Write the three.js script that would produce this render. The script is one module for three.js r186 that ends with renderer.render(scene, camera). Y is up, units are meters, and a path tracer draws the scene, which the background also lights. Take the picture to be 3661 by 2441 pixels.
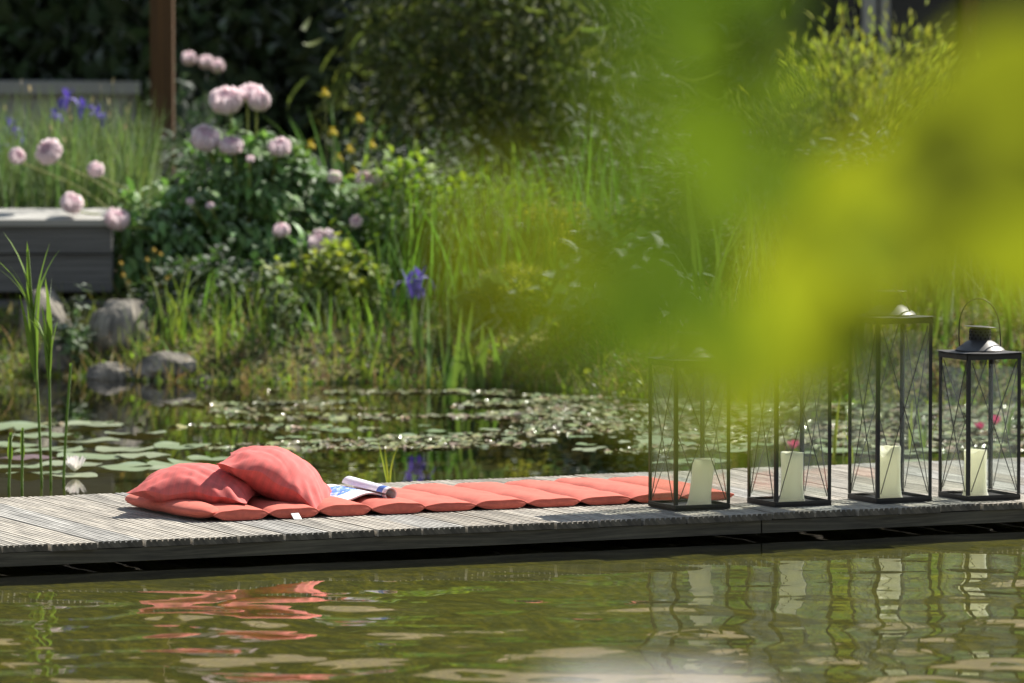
import * as THREE from 'three';
import { mergeGeometries } from 'three/addons/utils/BufferGeometryUtils.js';
import { ImprovedNoise } from 'three/addons/math/ImprovedNoise.js';

// ---------------------------------------------------------------- camera, sky, sun, exposure
const scene = new THREE.Scene();
const camera = new THREE.PerspectiveCamera(6.868, 1024 / 683, 0.1, 400);
camera.filmGauge = 36;
camera.position.set(0, 1.75, 0);
camera.rotation.x = -3.635 * Math.PI / 180;
camera.focus = 17.6;
camera.userData.fStop = 4.2;

const sunDir = new THREE.Vector3(0.353, 0.47, -0.323).normalize();
{ // hazy summer sky: pale at the horizon, light blue overhead, a soft glow round the sun
  const w = 512, h = 256, d = new Float32Array(w * h * 4), v = new THREE.Vector3();
  for (let y = 0; y < h; y++) for (let x = 0; x < w; x++) {
    const el = ((y + 0.5) / h - 0.5) * Math.PI, az = ((x + 0.5) / w - 0.5) * 2 * Math.PI, k = (y * w + x) * 4;
    v.set(Math.cos(el) * Math.cos(az), Math.sin(el), Math.cos(el) * Math.sin(az));
    const t = Math.pow(Math.max(0, v.y), 0.55), c = Math.max(0, v.dot(sunDir)), g = 0.25 * Math.pow(c, 30) + 0.05 * Math.pow(c, 6);
    d[k] = 0.28 - 0.16 * t + g; d[k + 1] = 0.29 - 0.125 * t + g * 0.97; d[k + 2] = 0.305 - 0.065 * t + g * 0.9; d[k + 3] = 1;
  }
  const t = new THREE.DataTexture(d, w, h, THREE.RGBAFormat, THREE.FloatType); t.mapping = THREE.EquirectangularReflectionMapping; t.magFilter = THREE.LinearFilter; t.needsUpdate = true;
  scene.background = t; scene.environment = t;
}

const sun = new THREE.DirectionalLight(new THREE.Color(1, 0.95, 0.87), 5);
sun.position.copy(sunDir).multiplyScalar(60).add(new THREE.Vector3(0, 0, -20));
sun.target.position.set(0, 0, -20); scene.add(sun.target);
sun.castShadow = true;
sun.shadow.mapSize.set(2048, 2048);
Object.assign(sun.shadow.camera, { left: -16, right: 16, top: 16, bottom: -16, near: 1, far: 140 });
scene.add(sun);

const renderer = new THREE.WebGLRenderer({ antialias: true });
renderer.toneMapping = THREE.LinearToneMapping;
renderer.toneMappingExposure = 2.05;
renderer.shadowMap.enabled = true;

// ---------------------------------------------------------------- helpers
const V3 = (x, y, z) => new THREE.Vector3(x, y, z);
function rng(seed) { let a = seed >>> 0; return () => { a = (a + 0x6D2B79F5) | 0; let t = Math.imul(a ^ (a >>> 15), 1 | a); t = (t + Math.imul(t ^ (t >>> 7), 61 | t)) ^ t; return ((t ^ (t >>> 14)) >>> 0) / 4294967296; }; }
let R = rng(7);
const rr = (a, b) => a + (b - a) * R();
const gauss = () => (R() + R() + R() + R() - 2) * 1.0;
const lerp = (a, b, t) => a + (b - a) * t;
const clamp = (x, a, b) => Math.min(b, Math.max(a, x));
const smooth = (a, b, x) => { const t = clamp((x - a) / (b - a), 0, 1); return t * t * (3 - 2 * t); };
const noise = new ImprovedNoise();
const fbm = (x, y, z = 0, o = 4) => { let s = 0, a = 0.5; for (let i = 0; i < o; i++) { s += a * noise.noise(x, y, z); x *= 2.03; y *= 2.03; z *= 2.03; a *= 0.5; } return s; };
const col = (r, g, b) => new THREE.Color().setRGB(r, g, b);

const taken = {};
function numbered(n) { if (!(n in taken)) { taken[n] = 0; return n; } taken[n]++; return n + '_' + String(taken[n]).padStart(3, '0'); }
function shade(o) { o.castShadow = true; o.receiveShadow = true; return o; }
function thing(name, label, category, pos = [0, 0, 0], turn = 0, group) {
  const o = new THREE.Group(); o.name = numbered(name); o.position.set(...pos); o.rotation.y = turn;
  o.userData = { label, category }; if (group) o.userData.group = group; scene.add(o); return o;
}
function part(parent, name, geo, mat, label) {
  const m = shade(new THREE.Mesh(geo, mat)); m.name = name; parent.add(m); if (label) m.userData.label = label; return m;
}
function struct(name, geo, mat) { const m = shade(new THREE.Mesh(geo, mat)); m.name = name; m.userData.kind = 'structure'; scene.add(m); return m; }
function box(w, h, d, x = 0, y = 0, z = 0) { const g = new THREE.BoxGeometry(w, h, d); g.translate(x, y, z); return g; }
function bar(a, b, r, seg = 6) { const d = V3().subVectors(b, a), g = new THREE.CylinderGeometry(r, r, d.length(), seg); g.applyQuaternion(new THREE.Quaternion().setFromUnitVectors(V3(0, 1, 0), d.clone().normalize())); g.translate((a.x + b.x) / 2, (a.y + b.y) / 2, (a.z + b.z) / 2); return g; }
function tube(pts, r, seg = 16, rad = 6) { return new THREE.TubeGeometry(new THREE.CatmullRomCurve3(pts), seg, r, rad, false); }
// grid surface f(s,t) -> [x,y,z], s,t in 0..1
function grid(nu, nv, f, uvf) {
  const p = [], uv = [], ix = [];
  for (let j = 0; j <= nv; j++) for (let i = 0; i <= nu; i++) { const s = i / nu, t = j / nv; p.push(...f(s, t)); uv.push(...(uvf ? uvf(s, t) : [s, t])); }
  for (let j = 0; j < nv; j++) for (let i = 0; i < nu; i++) { const a = j * (nu + 1) + i, b = a + 1, c = a + nu + 1, d = c + 1; ix.push(a, b, d, a, d, c); }
  const g = new THREE.BufferGeometry(); g.setAttribute('position', new THREE.Float32BufferAttribute(p, 3)); g.setAttribute('uv', new THREE.Float32BufferAttribute(uv, 2)); g.setIndex(ix); g.computeVertexNormals(); return g;
}
function tex(w, h, f, srgb = true) {
  const d = new Uint8Array(w * h * 4);
  for (let y = 0; y < h; y++) for (let x = 0; x < w; x++) { const c = f(x / w, y / h, x, y), k = (y * w + x) * 4; for (let i = 0; i < 3; i++) d[k + i] = clamp((typeof c === 'number' ? c : c[i]) * 255, 0, 255); d[k + 3] = 255; }
  const t = new THREE.DataTexture(d, w, h); t.wrapS = t.wrapT = THREE.RepeatWrapping; t.magFilter = THREE.LinearFilter; t.minFilter = THREE.LinearMipmapLinearFilter; t.generateMipmaps = true;
  if (srgb) t.colorSpace = THREE.SRGBColorSpace; t.needsUpdate = true; return t;
}
// periodic noise for tiles
function tnoise(u, v, fx, fy, seed = 0, o = 4) { const a = Math.PI * 2; let s = 0, k = 0.5; for (let i = 0; i < o; i++) { s += k * noise.noise(Math.cos(u * a) * fx / 6.28 + seed, Math.sin(u * a) * fx / 6.28 + Math.cos(v * a) * fy / 6.28, Math.sin(v * a) * fy / 6.28 + seed * 1.7); fx *= 2; fy *= 2; k *= 0.5; } return s; }

// foliage
const leafMat = (c, o = {}) => new THREE.MeshPhysicalMaterial({ color: c, roughness: o.rough ?? 1, transmission: o.trans ?? 0.4, thickness: 0, ior: 1.4, clearcoat: o.coat ?? 0, clearcoatRoughness: o.coatRough ?? 0.3, side: THREE.DoubleSide });
// a leaf along +y, its face to +z: w = half width profile
function leafGeo(len, wid, { seg = 4, fold = 0.25, bend = 0.2, tip = 1, blunt = 0.5 } = {}) {
  return grid(2, seg, (s, t) => {
    const w = wid * 0.5 * Math.pow(Math.sin(Math.PI * Math.pow(clamp(t, 0, 1), blunt + 0.2)), 0.8) * (t > 0.98 ? 0 : 1) + 0.0001, e = (s - 0.5) * 2, a = bend * t;
    return [e * w, len * t * Math.cos(a), Math.abs(e) * w * fold - len * t * Math.sin(a) * tip];
  });
}
// a sword blade along +y, unit length, arching
function bladeGeo(wid, bend, seg = 7, twist = 0) {
  return grid(2, seg, (s, t) => {
    const w = wid * 0.5 * (0.55 + 0.45 * Math.sin(Math.PI * Math.min(1, t * 1.3 + 0.12))) * Math.pow(1 - Math.pow(t, 3.5), 0.7) + 0.0002, e = (s - 0.5) * 2, a = twist * t;
    const k = bend * t * t; // lean towards -z
    return [e * w * Math.cos(a), t * (1 - 0.35 * bend * t * t), Math.abs(e) * w * 0.35 - k + e * w * Math.sin(a)];
  });
}
const _q = new THREE.Quaternion(), _q2 = new THREE.Quaternion(), Y = V3(0, 1, 0);
function orient(dir, roll) { _q.setFromUnitVectors(Y, dir); _q2.setFromAxisAngle(Y, roll); return _q.clone().multiply(_q2); }
// a leaf along dir whose face looks up, give or take
function faceUp(dir, jitter) { const y = dir, z = V3(0, 1, 0).addScaledVector(y, -y.y); if (z.lengthSq() < 1e-3) z.set(0, 0, 1).addScaledVector(y, -y.z); z.normalize().applyAxisAngle(y, gauss() * jitter); return new THREE.Quaternion().setFromRotationMatrix(new THREE.Matrix4().makeBasis(V3().crossVectors(y, z), y, z)); }
// list of [pos, quaternion, scale, color]
function scatter(parent, name, geo, mat, list, label) {
  const m = new THREE.InstancedMesh(geo, mat, list.length), M = new THREE.Matrix4(), sc = V3();
  list.forEach(([p, q, s, c], i) => { typeof s === 'number' ? sc.set(s, s, s) : sc.copy(s); M.compose(p, q, sc); m.setMatrixAt(i, M); if (c) m.setColorAt(i, c); });
  m.name = name; m.userData.kind = 'stuff'; if (label) m.userData.label = label; shade(m); parent.add(m); return m;
}
const vary = (c, d = 0.25, hue = 0.12) => { const k = 1 + rr(-d, d); return col(c[0] * k * (1 + rr(-hue, hue)), c[1] * k, c[2] * k * (1 + rr(-hue, hue))); };
const randDir = () => { const z = rr(-1, 1), a = rr(0, 6.283), s = Math.sqrt(1 - z * z); return V3(s * Math.cos(a), z, s * Math.sin(a)); };

// ---------------------------------------------------------------- the jetty's own axes: u along it, v across it away from the camera, h above its boards
const TH = 24.2 * Math.PI / 180, DECK = 0.08, OZ = -17.435;
const J = (u, v, h = 0) => V3(Math.cos(TH) * u - Math.sin(TH) * v, DECK + h, OZ - Math.sin(TH) * u - Math.cos(TH) * v);
const Jp = (u, v, h = 0) => J(u, v, h).toArray();

// ---------------------------------------------------------------- terrain
const shoreX = [-30, -3, -2, -1.6, -0.9, -0.3, 0.2, 0.9, 2.5, 30], shoreZ = [-25.6, -25.3, -25.2, -24.95, -24.75, -24.9, -24.4, -23.7, -23.4, -23.2];
function shore(x) { let i = 0; while (i < shoreX.length - 2 && x > shoreX[i + 1]) i++; return lerp(shoreZ[i], shoreZ[i + 1], clamp((x - shoreX[i]) / (shoreX[i + 1] - shoreX[i]), 0, 1)) + 0.1 * noise.noise(x * 2.3, 3.1, 0); }
const NEAR_SHORE = -7.2;
function ground(x, z) {
  if (z < -16) { const d = shore(x) - z; return d < 0 ? Math.max(-0.55, d * 0.45) : 0.015 + 0.2 * (1 - Math.exp(-d / 0.5)) + 0.3 * (1 - Math.exp(-d / 2.5)) + 0.02 * noise.noise(x * 3, z * 3, 0.5) * Math.min(1, d * 3); }
  const d = z - NEAR_SHORE; return d < 0 ? Math.max(-0.55, d * 0.6) : Math.min(0.2, 0.01 + d * 0.3) + 0.02 * noise.noise(x * 2, z * 2, 1);
}
const axis = (parts) => { const o = []; for (const [a, b, n] of parts) for (let i = 0; i < n; i++) o.push(lerp(a, b, i / n)); o.push(parts[parts.length - 1][1]); return o; };
{
  const xs = axis([[-80, -8, 10], [-8, -3.5, 12], [-3.5, 3.5, 90], [3.5, 8, 12], [8, 80, 10]]), zs = axis([[30, 0, 8], [0, -10, 24], [-10, -22, 20], [-22, -29, 80], [-29, -40, 20], [-40, -120, 10]]);
  const g = grid(xs.length - 1, zs.length - 1, (s, t) => { const x = xs[Math.round(s * (xs.length - 1))], z = zs[Math.round(t * (zs.length - 1))]; return [x, ground(x, z), z]; }, (s, t) => [xs[Math.round(s * (xs.length - 1))] / 1.5, zs[Math.round(t * (zs.length - 1))] / 1.5]);
  const t = tex(512, 512, (u, v) => { const n = tnoise(u, v, 12, 12, 3, 5), m = tnoise(u, v, 5, 5, 9, 3); const a = clamp(0.5 + n * 1.6, 0, 1), b = clamp(0.5 + m * 1.8, 0, 1); return [0.22 + 0.2 * a + 0.05 * b, 0.2 + 0.17 * a + 0.1 * b, 0.1 + 0.09 * a]; });
  const b = tex(512, 512, (u, v) => 0.5 + tnoise(u, v, 40, 40, 5, 4), false);
  struct('ground', g, new THREE.MeshStandardMaterial({ map: t, bumpMap: b, bumpScale: 0.05, roughness: 0.95 }));
}
// the algae-grown ledge of the swimming pool, just under the water
{
  const t = tex(1024, 1024, (u, v) => {
    const n = tnoise(u, v, 44, 15, 11, 4), m = tnoise(u, v, 6, 6, 21, 4), f = tnoise(u, v, 130, 46, 31, 2);
    const a = clamp(0.5 + n * 1.5 + f * 1.7, 0, 1), b = clamp(0.5 + m * 1.7, 0, 1);
    return [0.05 + 0.21 * a + 0.05 * b, 0.05 + 0.19 * a + 0.04 * b, 0.003 + 0.012 * a];
  });
  const sheet = (v0, v1, y) => grid(60, 60, (s, q) => { const u = lerp(-9, 9, s), v = lerp(v0, v1, q), p = J(u, v); return [p.x, y - 0.05 * smooth(-1.6, -4, v) - 0.2 * smooth(-5.5, -9.5, v) + 0.006 * fbm(u * 2, v * 2, 4), p.z]; }, (s, q) => [lerp(-9, 9, s) / 1.3, lerp(v0, v1, q) / 1.3]);
  const g = sheet(1.3, -10.5, -0.036);
  struct('pool_ledge', g, new THREE.MeshStandardMaterial({ map: t, roughness: 0.9 }));
}
// water: one sheet for the pool, one for the lily pond behind the jetty
{
  const waves = []; R = rng(41);
  for (let i = 0; i < 30; i++) { const L = 0.24 * Math.pow(3.2, R()), a = rr(0, Math.PI * 2), k = 2 * Math.PI / L; waves.push([Math.cos(a) * k, Math.sin(a) * k, rr(0, 6.28), 0.0155 / Math.sqrt(15) / k * 1.55]); }
  for (let i = 0; i < 14; i++) { const L = 0.07 * Math.pow(2.4, R()), a = rr(0, Math.PI * 2), k = 2 * Math.PI / L; waves.push([Math.cos(a) * k, Math.sin(a) * k, rr(0, 6.28), 0.0058 / Math.sqrt(7) / k]); }
  const height = (x, z, amp) => { let h = 0; for (const w of waves) h += w[3] * Math.sin(w[0] * x + w[1] * z + w[2]); return h * amp; };
  const us = axis([[-9, -2.4, 20], [-2.4, 2.6, 300], [2.6, 9, 20]]), vs = axis([[1.28, 0.2, 6], [0.2, -4.4, 330], [-4.4, -10.5, 40]]);
  const mk = (us, vs, ampf, ww) => grid(us.length - 1, vs.length - 1, (s, t) => { const u = us[Math.round(s * (us.length - 1))], v = vs[Math.round(t * (vs.length - 1))], p = J(u, v); return [p.x, ww(p.x, p.z) * ampf(u, v), p.z]; }, (s, t) => [us[Math.round(s * (us.length - 1))], vs[Math.round(t * (vs.length - 1))]]);
  const wat = new THREE.MeshPhysicalMaterial({ color: col(0.88, 0.9, 0.5), roughness: 0, transmission: 1, thickness: 0, ior: 1.33, side: THREE.DoubleSide });
  struct('pool_water', mk(us, vs, (u, v) => 0.16 + 0.84 * smooth(-0.3, -1.4, v) + 0.55 * smooth(-1.6, -3.2, v), (x, z) => height(x, z, 1)), wat);
  const us2 = axis([[-10, -1.6, 30], [-1.6, 4.2, 260], [4.2, 14, 30]]), vs2 = axis([[1.29, 8.2, 320], [8.2, 13, 20]]);
  const wat2 = new THREE.MeshPhysicalMaterial({ color: col(0.62, 0.6, 0.4), roughness: 0, transmission: 1, thickness: 0, ior: 1.33, side: THREE.DoubleSide });
  struct('pond_water', mk(us2, vs2, (u, v) => 0.05 + 0.1 * smooth(1.2, 2.6, u) , (x, z) => height(x, z, 1)), wat2);
  const bed = grid(40, 20, (s, t) => { const p = J(lerp(-10, 14, s), lerp(1.35, 13, t)); return [p.x, -0.3 + 0.03 * fbm(p.x, p.z, 2), p.z]; }, (s, t) => [s * 12, t * 6]);
  struct('pond_bed', bed, new THREE.MeshStandardMaterial({ color: col(0.05, 0.045, 0.018), roughness: 1 }));
}

// ---------------------------------------------------------------- jetty
{
  const wood = (seed, base) => tex(256, 1024, (u, v) => { const n = tnoise(u, v, 50, 5, seed, 4), m = tnoise(u, v, 9, 4, seed + 5, 3), f = tnoise(u, v, 160, 22, seed + 9, 2); const k = 1 + n * 0.55 + m * 0.35 + f * 0.4; return [base[0] * k, base[1] * k, base[2] * k]; });
  const mats = [wood(1, [0.61, 0.59, 0.55]), wood(2, [0.645, 0.62, 0.575]), wood(3, [0.575, 0.55, 0.505]), wood(4, [0.62, 0.61, 0.585])].map((t) => new THREE.MeshStandardMaterial({ map: t, roughness: 0.85 }));
  const jt = thing('timber_jetty', 'weathered grey jetty of grooved boards laid crosswise over the pond', 'jetty', Jp(0, 0, 0), TH);
  // cross-section of a grooved board, 145 mm wide
  R = rng(5);
  const endM = new THREE.MeshStandardMaterial({ map: wood(6, [0.34, 0.325, 0.29]), roughness: 0.95 });  // board ends: weathered end grain, darkened further with their shade in the colour
  const W = 0.144, T = 0.021, N = 8, pitch = W / N;
  const boards = [0, 1, 2].map((k) => {
    const sh = new THREE.Shape(); sh.moveTo(0.0015, -T); sh.lineTo(0.0015, -0.006);
    for (let i = 0; i < N; i++) {
      const a = i * pitch + 0.0026, b = (i + 1) * pitch - 0.0026, j = 0.0006 * (R() - 0.5);
      sh.lineTo(a - 0.0008, -0.0065); sh.lineTo(a + 0.001, j); sh.lineTo(b - 0.001, j + 0.0005 * (R() - 0.5)); sh.lineTo(b + 0.0008, -0.0065);
    }
    sh.lineTo(W - 0.0015, -0.006); sh.lineTo(W - 0.0015, -T); sh.closePath();
    const g = new THREE.ExtrudeGeometry(sh, { depth: 1.5, bevelEnabled: false, steps: 1 }); g.translate(0, 0, -1.5);
    const p = g.attributes.position, uv = g.attributes.uv; for (let i = 0; i < p.count; i++) uv.setXY(i, p.getX(i) / 0.3 + p.getY(i) * 3, p.getZ(i) / 1.1);
    g.computeVertexNormals(); return g;
  });
  for (let i = -20; i < 27; i++) {
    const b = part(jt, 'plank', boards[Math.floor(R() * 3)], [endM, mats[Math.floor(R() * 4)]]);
    b.position.set(i * 0.15 + rr(-0.0015, 0.0015), rr(-0.0015, 0.001), rr(-0.006, 0.006)); b.rotation.y = rr(-0.0012, 0.0012);
  }
  const beamT = wood(8, [0.29, 0.28, 0.24]); beamT.repeat.set(1, 1);
  const beamM = new THREE.MeshStandardMaterial({ map: beamT, roughness: 0.95 });
  const beamG = (w, h, d) => { const g = new THREE.BoxGeometry(w, h, d, 1, 1, 1), p = g.attributes.position, uv = g.attributes.uv; for (let i = 0; i < p.count; i++) uv.setXY(i, p.getY(i) * 2.5 + p.getZ(i), p.getX(i) / 1.2); return g; };
  for (const [v, x0, x1] of [[0.03, -3.1, 0.86], [0.03, 0.865, 4.1], [0.75, -3.1, 4.1], [1.46, -3.1, 4.1]]) { const b = part(jt, 'bearer', beamG(x1 - x0, 0.04, 0.045), beamM); b.position.set((x0 + x1) / 2, -T - 0.0225, -v); }
  // the concrete wall under it that parts pool and pond
  const cw = part(jt, 'support_wall', box(7.4, 0.5, 0.3, 0.5, -0.345, -0.75), new THREE.MeshStandardMaterial({ color: col(0.12, 0.115, 0.1), roughness: 0.95 }));
}

// ---------------------------------------------------------------- lounger mattress
const weave = (c, seed, stripe) => tex(256, 256, (u, v, x, y) => { const n = tnoise(u, v, 8, 8, seed, 3) * 0.14, w = ((x + y) % 2 ? 0.025 : -0.025) + 0.05 * (R() - 0.5), s = stripe ? 0.05 * Math.pow(Math.sin(u * Math.PI * 2 * 8), 3) : 0; const k = 1 + n + w + s; return [c[0] * k, c[1] * k * (1 - s * 0.6), c[2] * k * (1 - s * 0.6)]; });
R = rng(77);
const coralM = new THREE.MeshPhysicalMaterial({ map: weave([0.755, 0.385, 0.325], 2), roughness: 0.95, sheen: 0.5, sheenRoughness: 0.6, sheenColor: col(0.6, 0.3, 0.25), side: THREE.DoubleSide });
const pinkM = new THREE.MeshPhysicalMaterial({ map: weave([0.785, 0.38, 0.36], 5, true), roughness: 0.9, sheen: 0.5, sheenRoughness: 0.5, sheenColor: col(0.6, 0.3, 0.28), side: THREE.DoubleSide });
coralM.map.repeat.set(1, 1);
{
  const mt = thing('lounger_mattress', 'long coral red tufted mattress lying on the grey jetty', 'mattress', Jp(0.06, 0.45, 0), TH);
  R = rng(9);
  // one padded section: lens-shaped across, flat side panels, from x=0..w, depth d (towards -z)
  function section(w, d, top, low, seed) {
    const sk = (s) => 1 - Math.pow(Math.abs(2 * s - 1), 4.6), seam = 0.45 * top;
    const yT = (s, t) => { const end = 1 - 0.35 * Math.pow(Math.abs(2 * t - 1), 6); return seam + (top - seam) * sk(s) * end + 0.005 * noise.noise(s * 3 + seed, t * 5, seed) * sk(s) + 0.0022 * Math.max(0, Math.sin(t * 80 + seed)) * Math.pow(Math.abs(2 * s - 1), 6); };
    const yB = (s) => seam - (seam - low) * sk(s);
    const zz = (s, t) => -d * t + 0.012 * (sk(s) - 1) * (t < 0.5 ? 1 : -1) * Math.pow(Math.abs(2 * t - 1), 4);
    const uvm = (s, t) => [s * w / 0.12, t * d / 0.12];
    const gs = [grid(20, 26, (s, t) => [s * w, yT(s, t), zz(s, t)], uvm), grid(20, 2, (s, t) => [s * w, yB(s), zz(s, 1 - t)], uvm)];
    for (const t of [0, 1]) gs.push(grid(20, 3, (s, q) => [s * w, lerp(yB(s), yT(s, t), t ? 1 - q : q), zz(s, t) + (t ? -1 : 1) * 0.006 * Math.sin(q * Math.PI) * sk(s)], (s, q) => [s * w / 0.12, q * 0.3]));
    const body = mergeGeometries(gs);
    const pip = []; for (const t of [0, 1]) { pip.push(tube(Array.from({ length: 9 }, (_, i) => V3(i / 8 * w, yT(i / 8, t) - 0.001, zz(i / 8, t) + (t ? -1 : 1) * 0.001)), 0.0022, 20, 5)); if (!t) pip.push(tube(Array.from({ length: 9 }, (_, i) => V3(i / 8 * w, yB(i / 8) + 0.001, zz(i / 8, t) + 0.001)), 0.0018, 20, 5)); }
    return [body, pip];
  }
  let x = -0.87;
  const ws = [0.185, 0.17, 0.175, 0.185, 0.18, 0.18, 0.182, 0.18, 0.182, 0.182];
  ws.forEach((w, i) => {
    const head = i < 4, [b, p] = section(w - 0.001, head ? 0.6 : 0.62, (head ? 0.042 : 0.034) + rr(-0.002, 0.003), 0.002, i * 3.7);
    const m = part(mt, 'padded_section', b, coralM); m.position.set(x, 0.0005, head ? 0.015 : rr(-0.008, 0.004)); m.rotation.y = rr(-0.014, 0.014);
    for (const q of p) part(m, 'piping', q, coralM); x += w;
  });
  // the padded roll across the head end
  const roll = grid(26, 30, (s, t) => { const a = s * Math.PI * 2, q = 2 * t - 1, k = Math.pow(1 - Math.pow(Math.abs(q), 5), 0.5) + 0.02; return [0.062 * Math.cos(a) * k + 0.006 * noise.noise(t * 5, 0, 2), 0.026 + 0.025 * Math.sin(a) * k * (1 + 0.12 * noise.noise(t * 9, a, 5)), -0.3 * q]; }, (s, t) => [s * 3, t * 4]);
  const ro = part(mt, 'head_roll', roll, coralM); ro.position.set(-0.895, 0.002, -0.29); ro.rotation.y = 0.06;
  const tag = grid(4, 4, (s, t) => [0.026 * s, -0.028 * t * 0.6 + 0.0, 0.028 * t + 0.004 * Math.sin(s * 3)]);
  const tg = part(mt, 'care_label', tag, new THREE.MeshStandardMaterial({ color: col(0.78, 0.78, 0.76), roughness: 0.8, side: THREE.DoubleSide }), 'white fabric care label'); tg.position.set(-0.62, 0.018, 0.02);
}
// ---------------------------------------------------------------- cushions
function cushionGeo(size, thick, seed, bendx = 0) {
  const n = 44, out = [];
  for (const side of [1, -1]) out.push(grid(n, n, (s, t) => {
    const ss = side > 0 ? s : 1 - s, a = 2 * ss - 1, b = 2 * t - 1;
    const pull = 0.09, x = a * (1 - pull * (1 - a * a * 0) * Math.pow(1 - b * b, 1) * a * a), z = b * (1 - pull * (1 - a * a) * b * b);
    const env = Math.pow(Math.max(0, (1 - a * a)), 0.68) * Math.pow(Math.max(0, 1 - b * b), 0.68);
    const cor = Math.pow(Math.abs(a * b), 2), wr = (0.004 * noise.noise(a * 5 + seed, b * 5, seed) + 0.006 * Math.abs(noise.noise(a * 3 - b * 4 + seed, b * 2.2, 1.3 + seed)) + 0.006 * Math.sin(Math.atan2(b, a) * 26 + seed) * cor * 3 + 0.0035 * Math.sin(Math.atan2(Math.abs(b) - 1.25, Math.abs(a) - 1.25) * 34 + seed) * Math.exp(-3.5 * Math.hypot(Math.abs(a) - 1, Math.abs(b) - 1))) * Math.min(1, env * 3);
    const y = side * (thick * 0.5 * env * (1 - 0.12 * cor) + wr) + 0.018 * noise.noise(a * 2.2 + seed, b * 2.2, 8) * (1 - env) ;
    return [x * size / 2, y - bendx * x * x, z * size / 2];
  }, (s, t) => [(side > 0 ? s : 1 - s) * size / 0.22, t * size / 0.22]));
  return mergeGeometries(out);
}
{
  const c1 = thing('cushion', 'coral pink striped cushion lying flat at the mattress head', 'cushion', Jp(-0.73, 0.765, 0.082), TH, 'two coral cushions on the mattress');
  const a = part(c1, 'cover', cushionGeo(0.385, 0.135, 3.3, 0.012), pinkM); a.rotation.order = 'YXZ'; a.rotation.set(0.04, -0.6, -0.07);
  const c2 = thing('cushion', 'coral pink cushion propped up against the flat cushion', 'cushion', Jp(-0.485, 0.7, 0.113), TH, 'two coral cushions on the mattress');
  const b = part(c2, 'cover', cushionGeo(0.375, 0.15, 8.1, 0.03), pinkM); b.rotation.order = 'YXZ'; b.rotation.set(0.02, -0.5, -0.44);
}
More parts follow.
